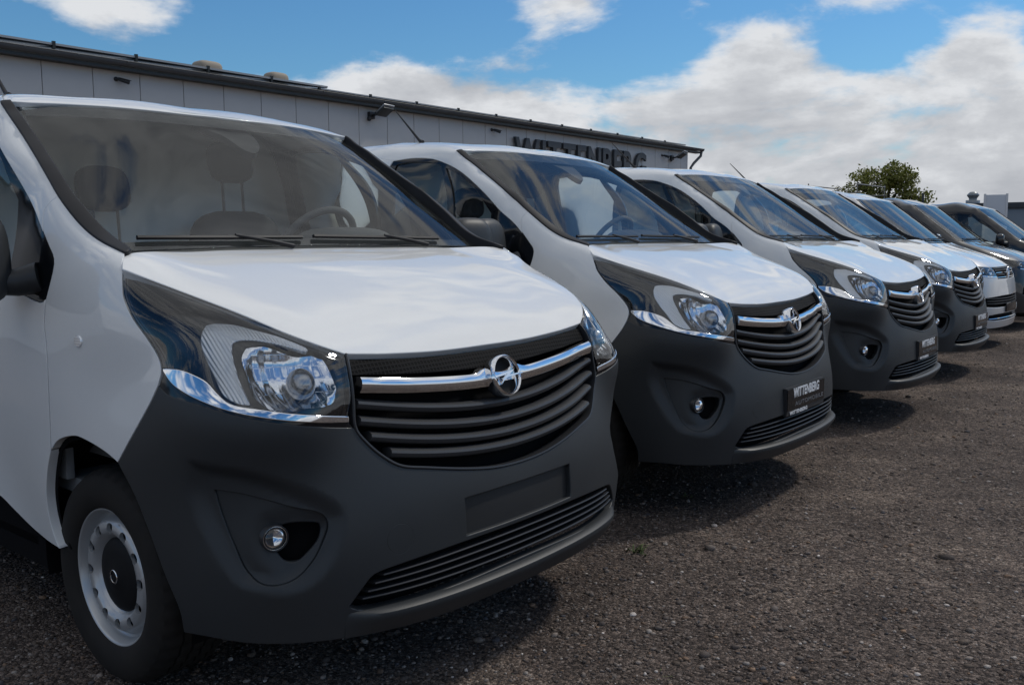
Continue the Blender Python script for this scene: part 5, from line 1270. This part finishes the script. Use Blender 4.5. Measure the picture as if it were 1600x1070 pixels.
PX = lambda px, py, X: (lambda q: (CAM[1] + q.y * (X - CAM[0]) / q.x, CAM[2] + q.z * (X - CAM[0]) / q.x))(D_ + R_ * ((px - 800) / F_PX) - U_ * ((py - 535) / F_PX))
for px, py, lb in ((181, 124, 'small black camera on the hall wall above the nearest van'), (768, 203, 'small black camera on the hall wall just left of the lettering'), (1034, 243, 'small black camera on the hall wall right of the lettering')):
    yy, zz = PX(px, py, WX); bullet_camera(yy, zz, lb)
yy, zz = PX(578, 181, WX); flood(yy, zz, 'flood light on a wall bracket above the second van')
yy, zz = PX(1048, 247, WX); flood(yy, zz, 'flood light near the hall corner, right of the lettering')

# ------------------------------------------------------------------ far right: tree, low building, sign board
def tree(base, blobs, nleaf, label, h_trunk, leafmat):
    root = empty('broadleaf_tree', base); tag(root, label, 'tree')
    bark = simple_('bark', (.055, .042, .032), .9)
    obj('trunk', tube('trunk', [(0, 0, 0), (.05, .03, h_trunk * .5), (0, 0, h_trunk)], [.28, .2, .14], 10), bark, root)
    V = []; Fc = []
    for (cx, cy, cz, rx, ry, rz, dens) in blobs:
        obj('limb', tube('limb', [(0, 0, h_trunk * .85), (cx * .5, cy * .5, (h_trunk + cz) / 2), (cx, cy, cz + rz * .3)], [.11, .07, .02], 7), bark, root)
        for q in range(9):
            a = RNG.normal(0, 1, 3); a /= np.linalg.norm(a); e_ = np.array((cx, cy, cz)) + a * [rx, ry, rz] * .8
            obj('branch', tube('branch', [(cx * .7, cy * .7, cz * .9), tuple((np.array((cx, cy, cz)) + e_) / 2 + [0, 0, .1]), tuple(e_)], [.035, .022, .008], 5), bark, root)
        nc = max(8, int(34 * dens))
        for c in range(nc):
            a = RNG.normal(0, 1, 3); a /= np.linalg.norm(a); cc = np.array((cx, cy, cz)) + a * np.array([rx, ry, rz]) * RNG.uniform(.45, 1.0) ** .5
            for l in range(int(nleaf / nc * dens)):
                p = cc + RNG.normal(0, .20, 3) * [1, 1, .65]; n = RNG.normal(0, 1, 3) + [0, 0, .8]; n /= np.linalg.norm(n); t = np.cross(n, RNG.normal(0, 1, 3)); t /= np.linalg.norm(t); b_ = np.cross(n, t)
                s = RNG.uniform(.07, .13); k0 = len(V); V += [p - t * s, p - b_ * s * .55, p + t * s, p + b_ * s * .55]; Fc.append((k0, k0 + 1, k0 + 2, k0 + 3))
    obj('crown', mesh('crown', V, Fc, smooth=False), leafmat, root)
    return root
def leaf_mat():
    mt, t, b = mat_new('leaves'); b.inputs['Roughness'].default_value = .6
    gi = t.new('ShaderNodeNewGeometry'); 
    t.link(t.ramp(gi.outputs['Random Per Island'], [(0, (.11, .125, .02)), (.5, (.21, .22, .038)), (1, (.32, .30, .08))]), b.inputs['Base Color'])
    out = t.n['Material Output']; tl = t.new('ShaderNodeBsdfTranslucent'); tl.inputs[0].default_value = (.10, .12, .02, 1); mx = t.new('ShaderNodeMixShader'); mx.inputs[0].default_value = .25
    t.link(b.outputs[0], mx.inputs[1]); t.link(tl.outputs[0], mx.inputs[2]); t.link(mx.outputs[0], out.inputs[0]); return mt
lm = leaf_mat()
# offsets run along the camera's right so that the crown spreads as wide as it is seen
def rt3(a, b, c): return (R_.x * a - D_.x * 0 - R_.y * b, R_.y * a + R_.x * b, c)
T0 = (-17.55, 59.9, .15)
bl = [(-2.6, .2, 4.0, .9, 1.0, .85, .40), (-1.7, -.3, 4.5, .9, 1.0, .8, .55), (-.5, .2, 4.9, 1.1, 1.2, 1.0, 1.4), (.6, .0, 5.2, 1.0, 1.1, .75, 1.4), (1.2, -.3, 4.7, .7, .8, .75, .9), (-1.2, .3, 3.6, 1.2, 1.2, .8, .8), (2.1, .1, 3.7, .8, .8, .6, .9), (.6, .1, 3.5, 1.3, 1.0, .6, .7)]
tree(T0, [(*rt3(a, b, c), 1.05 * d_, 1.05 * e_, f_, g_) for a, b, c, d_, e_, f_, g_ in bl], 1000, 'green broadleaf tree rising behind the far vans', 3.0, lm)
# low flat building with a roof ventilator
lb = empty('low_building', (-4, 46, 0)); tag(lb, 'low dark flat-roofed building behind the black van, with roof ventilator', 'building')
bw = simple('slate_wall', (.19, .23, .27), .6, var=.08); bd = simple('dark_fascia', (.035, .04, .045), .6)
obj('wall', box('bwall', -7, 12, -3, 6, 0, 2.55), bw, lb); obj('roof_edge', box('edge', -7.1, 12.1, -3.1, 6.1, 2.552, 2.82, .02), bd, lb)
v = obj('ventilator', lathe('vent', [(.0005, .78), (.22, .76), (.42, .58), (.40, .52), (.27, .36), (.27, .25), (.48, .24), (.48, 0)][::-1], 20, 'Z'), simple_('vent_metal', (.22, .24, .25), .4, .5), lb); v.location = (-4.60, -2.3, 2.80); v.scale = (.62, .62, .72)
obj('flue', tube('flue', [(-6.7, -2.5, 2.7), (-6.7, -2.5, 3.35)], .05, 8), bd, lb)
sb = empty('sign_board', (-6.75, 39.3, 0)); tag(sb, 'tall white board on posts at the far right', 'sign')
obj('board', box('board', -.36, .36, -.03, .03, 1.0, 3.02, .01), simple_('board_white', (.55, .57, .60), .5), sb, rot=(0, 0, .35))
for s in (-1, 1): obj('post', box('post', s * .40 - .04, s * .40 + .04, -.04, .04, 0, 3.06, .005), simple_('post_white', (.6, .6, .6), .5), sb, rot=(0, 0, .35))
# ladder rack on the black van's roof
rk = empty('roof_rack', parent=e2); rk.location = (0, 0, 0)
rkm = simple_('rack_metal', (.22, .21, .19), .5, .5)
for xx in (-2.55, -3.35):
    obj('rack_bar', tube('bar', [(xx, -.70, 2.20), (xx, .70, 2.20)], .010, 8), rkm, rk)
    for s in (-1, 1): obj('rack_post', tube('post', [(xx, s * .68, 1.90), (xx, s * .68, 2.235)], .010, 8), rkm, rk)
for s in (-1, 1): obj('rack_rail', tube('rail', [(-2.5, s * .66, 2.06), (-3.4, s * .66, 2.06)], .010, 8), rkm, rk)
